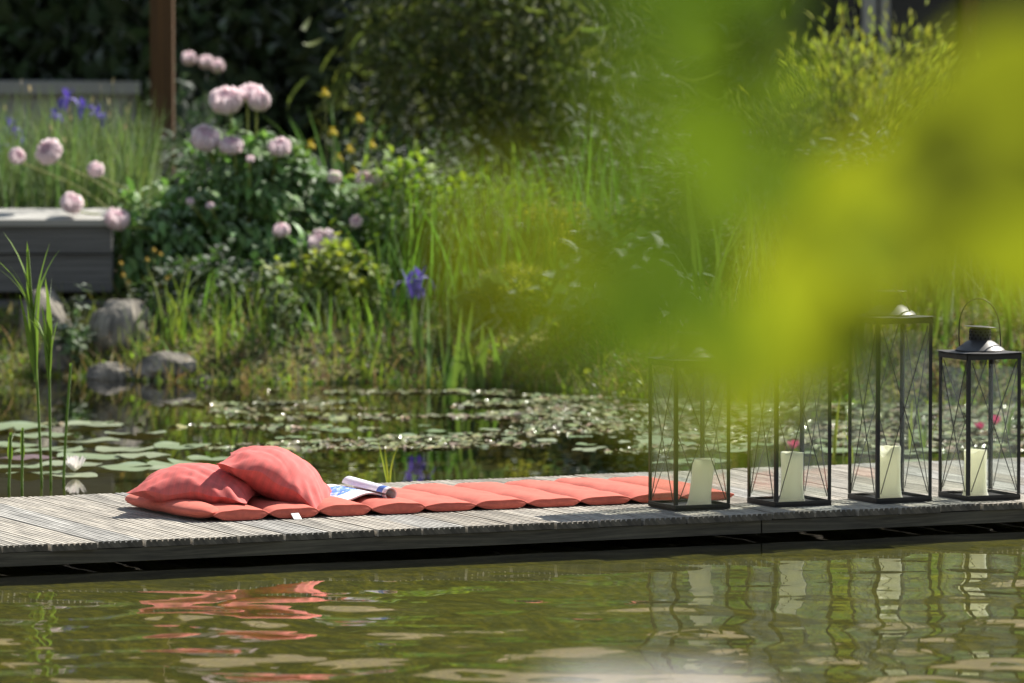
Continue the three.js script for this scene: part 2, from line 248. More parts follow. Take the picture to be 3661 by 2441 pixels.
// ---------------------------------------------------------------- magazine
{
  const cv = document.createElement('canvas'); cv.width = 512; cv.height = 700; const c = cv.getContext('2d');
  c.fillStyle = '#eeeff2'; c.fillRect(0, 0, 512, 700); R = rng(3);
  const blot = (x0, y0, w, h, n, f) => { for (let i = 0; i < n; i++) { c.fillStyle = f(); c.beginPath(); c.ellipse(x0 + R() * w, y0 + R() * h, 4 + R() * 22, 2 + R() * 7, R() * 0.6 - 0.3, 0, 7); c.fill(); } };
  c.fillStyle = '#5f86d2'; c.fillRect(150, 150, 330, 330); blot(150, 150, 310, 330, 260, () => ['#2f57b8', '#6f9ae0', '#cfe0f6', '#8fc3ea', '#f4f7fb'][Math.floor(R() * 5)]);
  blot(30, 400, 280, 170, 160, () => ['#5468bd', '#dfe4f2', '#8ea0d6', '#f2f3f7', '#b9a6c4'][Math.floor(R() * 5)]);
  blot(30, 80, 130, 40, 30, () => ['#3b57a8', '#9aabd6'][Math.floor(R() * 2)]);
  c.fillStyle = '#556'; for (let i = 0; i < 6; i++) c.fillRect(40, 610 + i * 13, 300 + R() * 120, 3);
  const t1 = new THREE.CanvasTexture(cv); t1.colorSpace = THREE.SRGBColorSpace;
  const cv2 = document.createElement('canvas'); cv2.width = 512; cv2.height = 700; const d = cv2.getContext('2d');
  d.fillStyle = '#eceef3'; d.fillRect(0, 0, 512, 700); d.fillStyle = '#4a6ab5'; d.fillRect(0, 560, 512, 90); d.fillStyle = '#334'; d.font = '46px serif'; d.fillText("s Wa", 190, 330);
  d.fillStyle = '#99a'; for (let i = 0; i < 5; i++) d.fillRect(200, 440 + i * 16, 240, 5);
  const t2 = new THREE.CanvasTexture(cv2); t2.colorSpace = THREE.SRGBColorSpace;
  const pm = (m) => new THREE.MeshStandardMaterial({ map: m, color: m ? 0xffffff : col(0.7, 0.68, 0.66), roughness: 0.45, side: THREE.DoubleSide });
  const mg = thing('magazine', 'open magazine with blue pictures and one side curled over, on the coral mattress', 'magazine', Jp(-0.2, 0.56, 0.034), TH);
  mg.scale.setScalar(1.25);
  const L = 0.27; // along -z, spine at x=0
  const lift = (q) => 0.006 + 0.020 * Math.pow(clamp(q, 0, 1), 0.6) * (1 - 0.85 * smooth(0.0, 1, 1 - q));
  const left = (off) => (s, t) => { const x = -0.2 * (1 - s), b = 0.004 + 0.016 * Math.exp(-Math.pow((s - 0.86) / 0.22, 2)) + 0.004 * Math.sin(s * 9 + t * 2) * (1 - s); return [x, b + off, -L * t + 0.004 * Math.sin(s * 7)]; };
  const pages = part(mg, 'page_block', mergeGeometries([grid(24, 10, left(-0.0035)), grid(24, 2, (s, t) => { const p = left(-0.0035 + 0.0034 * t)(s, 0); return p; }), grid(24, 2, (s, t) => left(-0.0035 + 0.0034 * t)(s, 1)), grid(2, 10, (s, t) => left(-0.0035 + 0.0034 * s)(0, t))]), pm(null), 'stacked page edges');
  part(mg, 'left_page', grid(24, 10, left(0), (s, t) => [s, t]), pm(t1), 'white page with blue pictures');
  // curled side: rises at the spine, arcs over and rolls under itself
  const curl = (off) => (s, t) => { const r = 0.0165 - off, a = Math.PI * 0.95 - s * Math.PI * 1.9, k = 1 + 0.22 * t; return [0.018 + r * Math.cos(a) * k, 0.0165 * k + r * Math.sin(a) * k, -L * 1.02 * t + 0.02]; };
  part(mg, 'curled_page', grid(28, 10, curl(0), (s, t) => [1 - s, t]), pm(t2), 'page curled over into a roll');
  part(mg, 'inner_pages', mergeGeometries([grid(28, 10, curl(0.0028)), grid(28, 2, (s, q) => curl(0.0028 * q)(s, 0))]), pm(null));
}

// ---------------------------------------------------------------- lanterns and candles
const ironM = new THREE.MeshPhysicalMaterial({ color: col(0.028, 0.027, 0.025), roughness: 0.55, specularIntensity: 0.5 });
const roofM = new THREE.MeshPhysicalMaterial({ color: col(0.1, 0.098, 0.094), roughness: 0.45, metalness: 0.6 });
const glassM = new THREE.MeshPhysicalMaterial({ color: col(0.95, 0.965, 0.95), roughness: 0.05, transmission: 1, thickness: 0, ior: 1.45, specularIntensity: 0.7, side: THREE.DoubleSide });
const wireM = new THREE.MeshPhysicalMaterial({ color: col(0.06, 0.055, 0.05), roughness: 0.4, metalness: 0.5 });
function lantern(label, u, v, s, hgt, opt = {}) {
  const L = thing('garden_lantern', label, 'lantern', Jp(u, v, 0.0005), TH + (opt.turn || 0), 'black metal lanterns in a row on the jetty');
  const h = s / 2, p = 0.0056;
  part(L, 'base_tray', mergeGeometries([box(s, 0.004, s, 0, 0.006, 0), box(s, 0.017, 0.004, 0, 0.0085, h - 0.002), box(s, 0.017, 0.004, 0, 0.0085, -h + 0.002), box(0.004, 0.017, s - 0.0084, h - 0.002, 0.0085, 0), box(0.004, 0.017, s - 0.0084, -h + 0.002, 0.0085, 0)]), ironM);
  for (const [a, b] of [[-1, 1], [1, 1], [1, -1], [-1, -1]]) part(L, 'corner_post', mergeGeometries([box(2 * p, hgt - 0.019, 0.003, a * (h - p - 0.0005), hgt / 2 + 0.0085, b * (h - 0.002)), box(0.003, hgt - 0.019, 2 * p - 0.004, a * (h - 0.002), hgt / 2 + 0.0085, b * (h - p - 0.0025))]), ironM);
  part(L, 'top_frame', mergeGeometries([box(s, 0.018, 0.004, 0, hgt - 0.012, h + 0.0008), box(s, 0.018, 0.004, 0, hgt - 0.012, -h - 0.0008), box(0.004, 0.018, s - 0.004, h + 0.0008, hgt - 0.012, 0), box(0.004, 0.018, s - 0.004, -h - 0.0008, hgt - 0.012, 0)]), ironM);
  for (let k = 0; k < 4; k++) {
    const g = new THREE.Group(); const pane = box(s - 0.012, hgt - 0.075, 0.002, 0, hgt / 2 - 0.012, h - 0.0075), y0 = 0.03, y1 = hgt - 0.03, x = h - 0.016;
    const br = mergeGeometries([bar(V3(-x, y0, h - 0.0035), V3(x, y1, h - 0.0035), 0.0016, 5), bar(V3(-x, y1, h - 0.0005), V3(x, y0, h - 0.0005), 0.0016, 5)]);
    pane.rotateY(k * Math.PI / 2); br.rotateY(k * Math.PI / 2);
    part(L, 'glass_pane', pane, glassM); part(L, 'cross_brace', br, wireM);
  }
  const e = s * 0.545;
  const roof = grid(12, 12, (a, b) => { const X = (a - 0.5) * 2 * e, Z = (b - 0.5) * -2 * e; const m = Math.max(Math.abs(a - 0.5), Math.abs(b - 0.5)) * 2; return [X, hgt - 0.002 + 0.012 * (1 - m) + 0.003 * Math.pow(Math.abs((a - 0.5) * (b - 0.5) * 4), 1.5), Z]; });
  const under = grid(1, 1, (a, b) => [(a - 0.5) * 2 * e, hgt - 0.0045, (b - 0.5) * 2 * e]);
  part(L, 'roof', mergeGeometries([roof, under]), roofM);
  const yd = hgt + 0.005;
  part(L, 'dome', new THREE.LatheGeometry([[0.082, 0], [0.076, 0.006], [0.062, 0.015], [0.05, 0.024], [0.038, 0.03], [0.03, 0.033]].map(([r, y]) => new THREE.Vector2(r * s / 0.2, y + yd)), 28), roofM);
  const ch = part(L, 'chimney', new THREE.LatheGeometry([[0.036, 0.028], [0.036, 0.066], [0.034, 0.068], [0.0001, 0.068]].map(([r, y]) => new THREE.Vector2(r * s / 0.2, y + yd)), 28), ironM);
  const holes = []; for (let i = 0; i < 14; i++) for (let j = 0; j < 3; j++) { const a = (i + j * 0.5) / 14 * 6.283, r = 0.0362 * s / 0.2, c = new THREE.CylinderGeometry(0.0035, 0.0035, 0.001, 6); c.rotateX(Math.PI / 2); c.translate(0, yd + 0.038 + j * 0.01, r); c.rotateY(a); holes.push(c); }
  part(ch, 'vent_holes', mergeGeometries(holes), new THREE.MeshStandardMaterial({ color: col(0.004, 0.004, 0.004), roughness: 1 }));
  const cap = part(L, 'cap', new THREE.LatheGeometry([[0.0001, 0.004], [0.05, 0.001], [0.054, 0], [0.05, -0.001], [0.0001, -0.001]].map(([r, y]) => new THREE.Vector2(r * s / 0.2, y)), 32), roofM); cap.position.y = yd + 0.074; cap.rotation.z = opt.cap ?? -0.03;
  // wire handle hinged on the dome, leaning
  const pts = [], w = 0.068 * s / 0.2, H = opt.handle ?? 0.17; for (let i = 0; i <= 16; i++) { const a = Math.PI * i / 16; pts.push(V3(-w * Math.cos(a) * (1 + 0.12 * Math.sin(a)), H * Math.pow(Math.sin(a), 0.75), 0)); }
  const hd = part(L, 'handle', tube(pts, 0.0023, 40, 6), wireM); hd.position.set(0, yd + 0.012, 0); hd.rotation.order = 'YXZ'; hd.rotation.y = opt.hturn ?? 0.5; hd.rotation.x = opt.lean ?? 0;
  return L;
}
lantern('short black metal lantern standing right at the end of the mattress', 0.735, 0.265, 0.195, 0.475, { handle: 0.19, lean: 0.2, hturn: -0.6 });
lantern('tall black metal lantern, second in the row counting from the mattress', 1.08, 0.245, 0.2, 0.6, { handle: 0.18, lean: 0.3, hturn: -0.5 });
lantern('tall black metal lantern beside the last short lantern of the row', 1.435, 0.23, 0.2, 0.595, { handle: 0.2, lean: 0.95, hturn: -0.9, cap: 0.01 });
lantern('short black metal lantern at the right end of the row', 1.735, 0.18, 0.195, 0.475, { handle: 0.165, lean: 0.33, hturn: -0.6, cap: -0.06 });
const waxM = new THREE.MeshPhysicalMaterial({ color: col(0.93, 0.91, 0.74), roughness: 1, transmission: 0.68, thickness: 0, clearcoat: 0.2, clearcoatRoughness: 0.35 });
function candle(label, u, v, r, h, lean, seed, notch) {
  const n = 40, rim = (a) => h + 0.006 * noise.noise(Math.cos(a) * 1.5 + seed, Math.sin(a) * 1.5, seed) - notch * Math.pow(Math.max(0, Math.cos(a - 2.6)), 6);
  const g = grid(n, 26, (s, t) => {
    const a = -s * Math.PI * 2, top = rim(a); let y, k;
    if (t < 0.72) { const q = t / 0.72; y = top * q; k = 1 + 0.22 * Math.exp(-q * 9) + 0.05 * Math.pow(q, 6) + 0.03 * noise.noise(Math.cos(a) * 2 + seed, Math.sin(a) * 2, q * 3); }
    else if (t < 0.8) { const q = (t - 0.72) / 0.08; y = top + 0.0022 * Math.sin(q * Math.PI); k = 1.05 - 0.1 * q; }
    else { const q = (t - 0.8) / 0.2; y = top - 0.018 * Math.sin(q * 1.57); k = 0.95 * (1 - q) + 0.001; }
    return [r * k * Math.cos(a) + lean * y, y, r * k * Math.sin(a)];
  });
  const c = thing('pillar_candle', label, 'candle', Jp(u, v, 0.009), TH, 'ivory pillar candles inside the lanterns');
  part(c, 'wax', g, waxM);
  part(c, 'wick', bar(V3(lean * h, h - 0.019, 0), V3(lean * h + 0.002, h - 0.008, 0.001), 0.001), ironM);
}
candle('ivory candle leaning to the right, inside the lantern at the mattress end', 0.755, 0.235, 0.034, 0.145, 0.12, 1, 0.0);
candle('straight even topped ivory candle inside the second lantern from the mattress', 1.075, 0.215, 0.035, 0.158, 0.0, 4, 0.0);
candle('ivory candle with one side of its rim melted, in the third lantern', 1.43, 0.225, 0.036, 0.163, 0.0, 7, 0.03);
candle('ivory candle with raised rim in the rightmost lantern', 1.715, 0.17, 0.036, 0.147, 0.0, 12, 0.008);

// ---------------------------------------------------------------- rocks, raised bed
const stoneT = tex(512, 512, (u, v) => { const n = tnoise(u, v, 10, 10, 4, 5), m = tnoise(u, v, 30, 30, 14, 3); const k = 0.46 + n * 0.45 + m * 0.28; return [k * 1.0, k * 0.95, k * 0.86]; });
const stoneM = new THREE.MeshStandardMaterial({ map: stoneT, bumpMap: stoneT, bumpScale: 0.02, roughness: 0.95 });
function rock(label, x, y, z, sx, sy, sz, seed, tilt = 0) {
  const g = new THREE.IcosahedronGeometry(1, 5), p = g.attributes.position, v = V3();
  for (let i = 0; i < p.count; i++) { v.fromBufferAttribute(p, i); const f = 1 + 0.5 * fbm(v.x * 0.9 + seed, v.y * 0.9, v.z * 0.9, 3) + 0.14 * fbm(v.x * 3.5, v.y * 3.5 + seed, v.z * 3.5, 3); v.multiplyScalar(f); for (const [nx, ny, nz, d] of [[0.5, 0.75, 0.4, 0.62], [-0.6, 0.5, 0.6, 0.7], [0.1, 0.3, 0.95, 0.75], [0.9, 0.2, -0.3, 0.75]]) { const e = v.x * nx + v.y * ny + v.z * nz - d; if (e > 0) v.addScaledVector(V3(nx, ny, nz), -e * 0.85); } p.setXYZ(i, v.x * sx, v.y * sy, v.z * sz); }
  g.computeVertexNormals(); const uv = g.attributes.uv; for (let i = 0; i < p.count; i++) uv.setXY(i, p.getX(i) * 2.2 + p.getY(i), p.getZ(i) * 2.2 + p.getY(i) * 1.4);
  const m = shade(new THREE.Mesh(g, stoneM)); m.name = numbered('rock'); m.position.set(x, y, z); m.rotation.z = tilt; m.userData = { label, category: 'rock', group: 'rocks on the pond bank' }; scene.add(m);
}
rock('large grey boulder with a sunlit slanting face, below the raised bed', -1.72, 0.17, -25.35, 0.18, 0.16, 0.14, 3, -0.5);
rock('dark pointed grey rock behind the reeds near the raised bed', -2.1, 0.2, -25.6, 0.12, 0.16, 0.12, 8, 0.1);
rock('knobbly grey rock at the foot of the pointed rock', -2.02, 0.07, -25.25, 0.09, 0.1, 0.09, 12, 0.2);
rock('low flat rock at the waterline right of the boulder', -1.5, 0.05, -24.93, 0.15, 0.075, 0.1, 17, 0.05);
rock('low pale rock half in the water beneath the boulder', -1.76, 0.02, -24.98, 0.11, 0.055, 0.09, 23, 0);
rock('small rock in the water beside the flat rock', -1.33, 0.005, -24.78, 0.05, 0.03, 0.05, 29, 0);
{
  const bt = tex(256, 256, (u, v) => { const n = tnoise(u, v, 4, 40, 6, 4), k = 1 + n * 0.6; return [0.4 * k, 0.395 * k, 0.385 * k]; });
  const bm = new THREE.MeshStandardMaterial({ map: bt, roughness: 0.9 });
  const bed = thing('raised_bed', 'raised bed edged with heavy weathered grey beams left of the peonies', 'raised bed', [-2.55, 0.1, -26.0], 0);
  for (const [y, h, dz] of [[0.095, 0.19, 0], [0.315, 0.17, -0.012], [0.472, 0.13, 0.006]]) { const g = box(1.45, h, 0.16); const b = part(bed, 'beam', g, bm); b.position.set(0, y, dz); }
  const cap = part(bed, 'cap_board', box(1.47, 0.03, 0.3), new THREE.MeshStandardMaterial({ color: col(0.36, 0.35, 0.32), roughness: 0.9 })); cap.position.set(0, 0.566, -0.04); cap.rotation.x = 0.13;
  part(bed, 'soil', box(1.4, 0.45, 1.4, 0, 0.27, -0.8), new THREE.MeshStandardMaterial({ color: col(0.05, 0.035, 0.02), roughness: 1 }));
}

// ---------------------------------------------------------------- bank plants
const GREEN = [0.1, 0.18, 0.025], YGREEN = [0.24, 0.31, 0.03], DGREEN = [0.05, 0.1, 0.02], BLUEGREEN = [0.14, 0.27, 0.05], STRAW = [0.3, 0.22, 0.09];
const dullM = leafMat(0xffffff, { trans: 0.5 }), glossM = leafMat(0xffffff, { trans: 0.45, coat: 1, coatRough: 0.5 }), midM = leafMat(0xffffff, { trans: 0.55, coat: 0.4, coatRough: 0.45 });
const G = {
  lance: leafGeo(0.085, 0.026, { seg: 4, bend: 0.5, blunt: 0.55 }), oval: leafGeo(0.05, 0.032, { seg: 4, bend: 0.4 }), big: leafGeo(0.12, 0.06, { seg: 5, bend: 0.5 }), tiny: leafGeo(0.018, 0.013, { seg: 2, bend: 0.2 }), willow: leafGeo(0.06, 0.011, { seg: 3, bend: 0.5 }), long: leafGeo(0.16, 0.016, { seg: 5, bend: 0.7 }),
  blade: [bladeGeo(0.03, 0.12), bladeGeo(0.026, 0.3, 7, 0.4), bladeGeo(0.034, 0.05, 7, -0.4), bladeGeo(0.028, 0.5)], grass: [bladeGeo(0.011, 0.1, 5), bladeGeo(0.009, 0.25, 5), bladeGeo(0.012, 0.4, 6)],
};
// leaves through an ellipsoid, thicker towards its surface, in clumps
function leavesIn(n, c, r, base, o = {}) {
  const out = [], clumps = Array.from({ length: Math.max(6, Math.round(n / (o.per ?? 28))) }, () => { const d = randDir(); if (o.half !== false) d.y = Math.abs(d.y) * 0.98 - 0.05; const k = Math.pow(R(), o.fill ?? 0.4); return [d.clone().multiplyScalar(k), d, 1 + rr(-0.25, 0.25)]; });
  for (let i = 0; i < n; i++) {
    const [q, d, b] = clumps[Math.floor(R() * clumps.length)], w = o.spread ?? 0.17, p = V3(c[0] + (q.x + gauss() * w) * r[0], c[1] + (q.y + gauss() * w) * r[1], c[2] + (q.z + gauss() * w) * r[2]);
    if (p.y < (o.floor ?? -9)) continue;
    const dir = d.clone().multiplyScalar(0.8).add(randDir().multiplyScalar(o.mess ?? 0.9)).add(V3(...(o.pull ?? [0, 0.35, 0]))).normalize();
    const k = b * (1 + rr(-0.2, 0.2)); out.push([p, o.up === undefined ? orient(dir, rr(0, 6.28)) : faceUp(dir, o.up), (o.size ?? 1) * rr(0.65, 1.25), vary([base[0] * k, base[1] * k, base[2] * k], 0.15, 0.15)]);
  }
  return out;
}
function shrub(name, label, cat, x, z, r, n, geo, mat, base, o = {}) {
  const y = ground(x, z) + (o.lift ?? 0), t = thing(name, label, cat, [x, y, z], 0, o.group);
  scatter(t, o.part ?? 'foliage', geo, mat, leavesIn(n, [0, r[1] * (o.cy ?? 0.1), 0], r, base, o));
  if (o.stems !== 0) { const st = []; for (let i = 0; i < (o.stems ?? 9); i++) { const a = rr(0, 6.28), q = Math.sqrt(R()) * 0.75; st.push(tube([V3(0.1 * r[0] * Math.cos(a), -0.05, 0.1 * r[2] * Math.sin(a)), V3(q * 0.5 * r[0] * Math.cos(a), r[1] * 0.45, q * 0.5 * r[2] * Math.sin(a)), V3(q * r[0] * Math.cos(a), r[1] * rr(0.75, 1.02), q * r[2] * Math.sin(a))], o.stemR ?? 0.004, 6, 4)); } part(t, 'stems', mergeGeometries(st), o.stemMat ?? stemM); }
  return t;
}
const stemM = new THREE.MeshStandardMaterial({ color: col(0.1, 0.12, 0.03), roughness: 0.8 });
// upright blades as parts of their clump
function blades(name, label, cat, x, z, n, len, base, o = {}) {
  const t = thing(name, label, cat, [x, o.y ?? Math.max(-0.03, ground(x, z) - 0.02), z], 0, o.group), ms = [0, 1, 2].map((k) => leafMat(vary(base, 0.2, 0.15), { trans: 0.45, coat: 0.3 }));
  for (let i = 0; i < n; i++) { const L = len * rr(0.55, 1.05), m = part(t, 'blade', G.blade[Math.floor(R() * 4)], ms[i % 3]); m.scale.set(rr(0.7, 1.1) * (o.wide ?? 1), L, rr(0.8, 1.2) * L); m.rotation.set(rr(-1, 1) * (o.splay ?? 0.16), rr(0, 6.28), rr(-1, 1) * (o.splay ?? 0.16)); m.position.set(gauss() * (o.r ?? 0.06), 0, gauss() * (o.r ?? 0.06)); }
  return t;
}
function meadow(name, label, cat, x0, x1, z0, z1, n, len, base, o = {}) {
  const cx = (x0 + x1) / 2, cz = (z0 + z1) / 2, gy = o.y ?? ground(cx, cz), t = thing(name, label, cat, [cx, gy, cz], 0, o.group), l = [[], [], []];
  for (let i = 0; i < n; i++) { const x = rr(x0, x1) - cx, z = rr(z0, z1) - cz, L = len * rr(0.45, 1.1); l[i % 3].push([V3(x, (o.y !== undefined ? 0 : ground(x + cx, z + cz) - gy) - 0.02, z), orient(V3(gauss() * 0.16, 1, gauss() * 0.16).normalize(), rr(0, 6.28)), V3(rr(0.7, 1.2) * (o.wide ?? 1), L, L), vary(base, 0.3, 0.2)]); }
  l.forEach((q, k) => scatter(t, o.part ?? 'blades', G.grass[k], dullM, q)); return t;
}

// ---- peonies
R = rng(101);
function petalBall(seed, open) {
  const r0 = rng(seed), gs = [], pal = [col(0.7, 0.3, 0.42), col(0.8, 0.52, 0.6), col(0.9, 0.77, 0.79)];
  for (let L = 0; L < 5; L++) {
    const n = [8, 11, 14, 16, 10][L], rad = [0.35, 0.55, 0.75, 0.92, 1.0][L];
    for (let i = 0; i < n; i++) {
      const a = (i + r0()) / n * 6.283 + L, tilt = L === 4 ? 0.9 + r0() * 0.4 : L * 0.22 + r0() * 0.25, w = 0.42 + r0() * 0.2, hh = 0.95 + r0() * 0.3;
      const g = grid(6, 5, (s, t) => { const e = (s - 0.5) * 2, th = lerp(-1.25, (L < 3 ? 1.75 : open) - (L < 3 ? 0.1 : tilt * 0.35), t), wid = w * Math.sin(Math.PI * (0.2 + 0.62 * t)) * rad; const rr_ = rad * (1 + 0.08 * e * e + 0.13 * Math.sin(e * 4.5 + a * 7) * t * t + (L === 4 ? 0.2 * t : 0)), x = rr_ * Math.cos(th) , y = rr_ * Math.sin(th) * 0.92 + 0.1 * Math.sin(e * 5 + a * 3) * t; return [x - 0.12 * e * e * rad, y, e * wid]; });
      g.rotateY(a); const c = pal[clamp(Math.floor(L * 0.6 + r0() * 1.4), 0, 2)], cs = []; for (let k = 0; k < g.attributes.position.count; k++) cs.push(c.r, c.g, c.b);
      g.setAttribute('color', new THREE.Float32BufferAttribute(cs, 3)); gs.push(g);
    }
  }
  return mergeGeometries(gs);
}
const petalM = new THREE.MeshPhysicalMaterial({ vertexColors: true, roughness: 1, transmission: 0.5, thickness: 0, side: THREE.DoubleSide });
const peonyG = [petalBall(1, 1.35), petalBall(2, 1.2), petalBall(3, 1.45)];
const bloomStem = new THREE.MeshStandardMaterial({ color: col(0.22, 0.25, 0.05), roughness: 0.7 });
{
  const X = -1.22, Z = -26.35, y = ground(X, Z);
  const t = thing('peony_bush', 'large peony bush with dark glossy leaves and pale pink double blooms', 'peony', [X, y, Z]);
  const L = [];
  for (const [cx, cy, cz, rx, ry, rz, n] of [[0, 0.1, 0, 0.56, 0.52, 0.38, 2300], [-0.3, 0.08, 0.12, 0.34, 0.36, 0.25, 800], [0.35, 0.06, 0.1, 0.32, 0.38, 0.25, 800], [-0.05, 0.42, 0, 0.3, 0.3, 0.18, 620], [0.2, 0.4, 0.05, 0.25, 0.25, 0.15, 380], [0.05, -0.02, 0.3, 0.55, 0.22, 0.16, 800], [-0.48, 0.12, 0.16, 0.26, 0.3, 0.2, 420], [0.55, 0.05, 0.22, 0.3, 0.34, 0.2, 520], [0.35, -0.02, 0.42, 0.4, 0.24, 0.14, 420]]) L.push(...leavesIn(n, [cx, cy, cz], [rx, ry, rz], BLUEGREEN, { size: 1.2, per: 12, mess: 0.7, spread: 0.13, floor: -0.05, up: 0.4, pull: [0.25, -0.3, 0.5] }));
  scatter(t, 'foliage', G.lance, glossM, L);
  const fl = [[-1.32, 1.19, -26.3, 0.066], [-1.21, 1.225, -26.36, 0.052], [-1.165, 1.19, -26.28, 0.046], [-1.41, 1.02, -26.2, 0.064], [-1.29, 0.99, -26.15, 0.048], [-1.07, 0.98, -26.2, 0.048], [-2.13, 0.96, -26.2, 0.052], [-2.28, 0.94, -26.2, 0.034], [-1.91, 0.88, -26.1, 0.034], [-2.01, 0.73, -25.95, 0.045], [-1.8, 0.66, -25.9, 0.048], [-1.05, 0.61, -25.88, 0.034], [-0.86, 0.555, -25.85, 0.06], [-0.68, 0.83, -26.2, 0.037], [-0.61, 0.825, -26.2, 0.04], [-0.82, 0.84, -26.2, 0.032], [-0.71, 0.65, -25.9, 0.026], [-1.38, 0.72, -25.98, 0.017], [-1.47, 0.74, -25.98, 0.016], [-1.2, 0.93, -26.1, 0.016]];
  fl.forEach(([fx, fy, fz, r], i) => {
    const b = part(t, r < 0.02 ? 'bud' : 'blossom', peonyG[i % 3], petalM); b.position.set(fx - X, fy - y, fz - Z); b.scale.setScalar(r); b.scale.y *= rr(0.72, 1.02); b.scale.x *= rr(0.9, 1.12);
    const out = V3(fx + 1.25, 0, 0).x; b.rotation.set(rr(0.3, 0.9), rr(0, 6), clamp(-out * 0.6, -0.6, 0.6));
    const foot = V3((fx - X) * 0.3, 0, (fz - Z) * 0.2), tip = b.position.clone().add(V3(-Math.sign(out) * r * 0.3, -r * 0.7, 0));
    part(t, 'flower_stem', tube([foot, foot.clone().lerp(tip, 0.55).add(V3(0, Math.abs(out) > 0.5 ? 0.1 : 0.05, 0)), tip], 0.0045, 10, 5), bloomStem);
  });
}
// ---- siberian irises on the left
R = rng(202);
const purpleM = leafMat(col(0.11, 0.07, 0.42), { trans: 0.35 }), paleBudM = leafMat(col(0.45, 0.36, 0.2), { trans: 0.3 });
const irisBloom = (() => { const gs = []; for (let i = 0; i < 3; i++) { const f = leafGeo(0.055, 0.03, { seg: 5, bend: 1.6, fold: 0.1 }); f.rotateX(-0.9); f.rotateY(i * 2.094); gs.push(f); const s = leafGeo(0.045, 0.018, { seg: 4, bend: -0.3 }); s.rotateX(0.25); s.rotateY(i * 2.094 + 1.05); gs.push(s); } return mergeGeometries(gs); })();
function irisFlower(t, x, y, z, s, foot) { const b = part(t, 'blossom', irisBloom, purpleM); b.position.set(x, y, z); b.scale.setScalar(s); b.rotation.set(rr(-0.2, 0.2), rr(0, 6), rr(-0.2, 0.2)); part(t, 'flower_stem', tube([V3(foot[0], foot[1], foot[2]), V3((x + foot[0]) / 2 + 0.01, y * 0.5 + foot[1] * 0.5, (z + foot[2]) / 2), V3(x, y, z)], 0.003, 6, 4), stemM); }
{
  const t = meadow('siberian_iris', 'tall grassy stand of irises with violet flowers in the raised bed', 'iris', -2.75, -1.72, -27.9, -26.3, 2000, 0.74, [0.13, 0.2, 0.05], { y: 0.5 });
  const cx = -2.235, cz = -27.1, cy = 0.5;
  for (const [x, y2, z, s] of [[-2.13, 1.18, -27.3, 1.5], [-2.05, 1.14, -27.3, 1.3], [-1.98, 1.11, -27.2, 1.4], [-2.4, 1.04, -27.3, 1.5], [-2.44, 0.96, -27.2, 1.2], [-2.2, 1.1, -27.4, 1], [-2.35, 1.0, -27.1, 0.9]]) irisFlower(t, x - cx, y2 - cy, z - cz, s, [x - cx + rr(-0.03, 0.03), 0, z - cz]);
  for (let i = 0; i < 26; i++) { const x = rr(-2.6, -1.8), yy = rr(0.8, 1.25), z = rr(-27.6, -26.6), b = part(t, 'seed_head', G.oval, paleBudM); b.position.set(x - cx, yy - cy, z - cz); b.scale.set(0.45, 0.8, 0.45); b.rotation.y = rr(0, 6); part(t, 'flower_stem', bar(V3(x - cx + rr(-0.03, 0.03), 0, z - cz), V3(x - cx, yy - cy, z - cz), 0.0024, 4), stemM); }
}
{ // the single violet iris at the water
  const t = blades('violet_iris', 'violet iris in flower leaning over the water right of the peonies', 'iris', -0.42, -25.05, 7, 0.42, [0.12, 0.2, 0.03], { splay: 0.2 });
  irisFlower(t, -0.04, 0.34, 0.03, 1.6, [0, 0, 0]); irisFlower(t, 0.02, 0.36, 0.03, 1.5, [0, 0, 0]); irisFlower(t, 0.0, 0.32, 0.04, 1.2, [0, 0, 0]);
}
R = rng(303);
// sword leaves behind the peonies with yellow flowers
{
  const t = blades('daylily', 'clump of sword leaves with small yellow flowers behind the peonies', 'daylily', -0.86, -26.9, 30, 0.9, [0.08, 0.16, 0.03], { splay: 0.3, r: 0.16, wide: 1.1 });
  const ym = leafMat(col(0.55, 0.42, 0.02), { trans: 0.4 });
  for (const [dx, dy, dz] of [[-0.02, 0.86, 0.1], [0.02, 0.68, 0.2], [0.14, 0.74, 0.1], [0.1, 0.6, 0.25], [-0.08, 0.62, 0.3], [0.05, 0.56, 0.3], [0.2, 0.62, 0.2], [0.12, 0.5, 0.3]]) { const b = part(t, 'blossom', irisBloom, ym); b.position.set(dx, dy, dz); b.scale.setScalar(0.62); part(t, 'flower_stem', bar(V3(dx * 0.5, 0, dz * 0.6), V3(dx, dy, dz), 0.0025, 4), stemM); }
}
// greenery from the peonies to the right
shrub('meadow_shrub', 'bright green leafy perennial right of the peony blooms', 'shrub', -0.5, -26.1, [0.36, 0.6, 0.3], 1500, G.lance, midM, [0.2, 0.31, 0.02], { per: 14, up: 0.7, pull: [0, 0.05, 0.1] });
shrub('meadow_shrub', 'loose yellow green perennial below the lowest large peony bloom', 'shrub', -0.85, -25.55, [0.32, 0.3, 0.2], 1100, G.oval, midM, [0.28, 0.35, 0.03], { per: 14, up: 0.7, pull: [0, 0.05, 0.1] });
shrub('meadow_shrub', 'dark leafy plant on the bank under the peony leaves', 'shrub', -1.35, -25.6, [0.34, 0.26, 0.2], 900, G.oval, midM, DGREEN, { per: 16, up: 0.7, pull: [0, 0.05, 0.1] });
shrub('leafy_sprig_plant', 'small upright plant with paired pale leaves between the rocks', 'plant', -1.93, -25.25, [0.1, 0.28, 0.1], 160, G.oval, midM, [0.11, 0.18, 0.06], { per: 10, up: 0.7, pull: [0, 0.05, 0.1] });
shrub('leafy_sprig_plant', 'small upright plant with paired pale leaves on the bank mid-left', 'plant', -1.02, -25.1, [0.1, 0.26, 0.1], 170, G.oval, midM, [0.14, 0.2, 0.06], { per: 10, up: 0.7, pull: [0, 0.05, 0.1] });
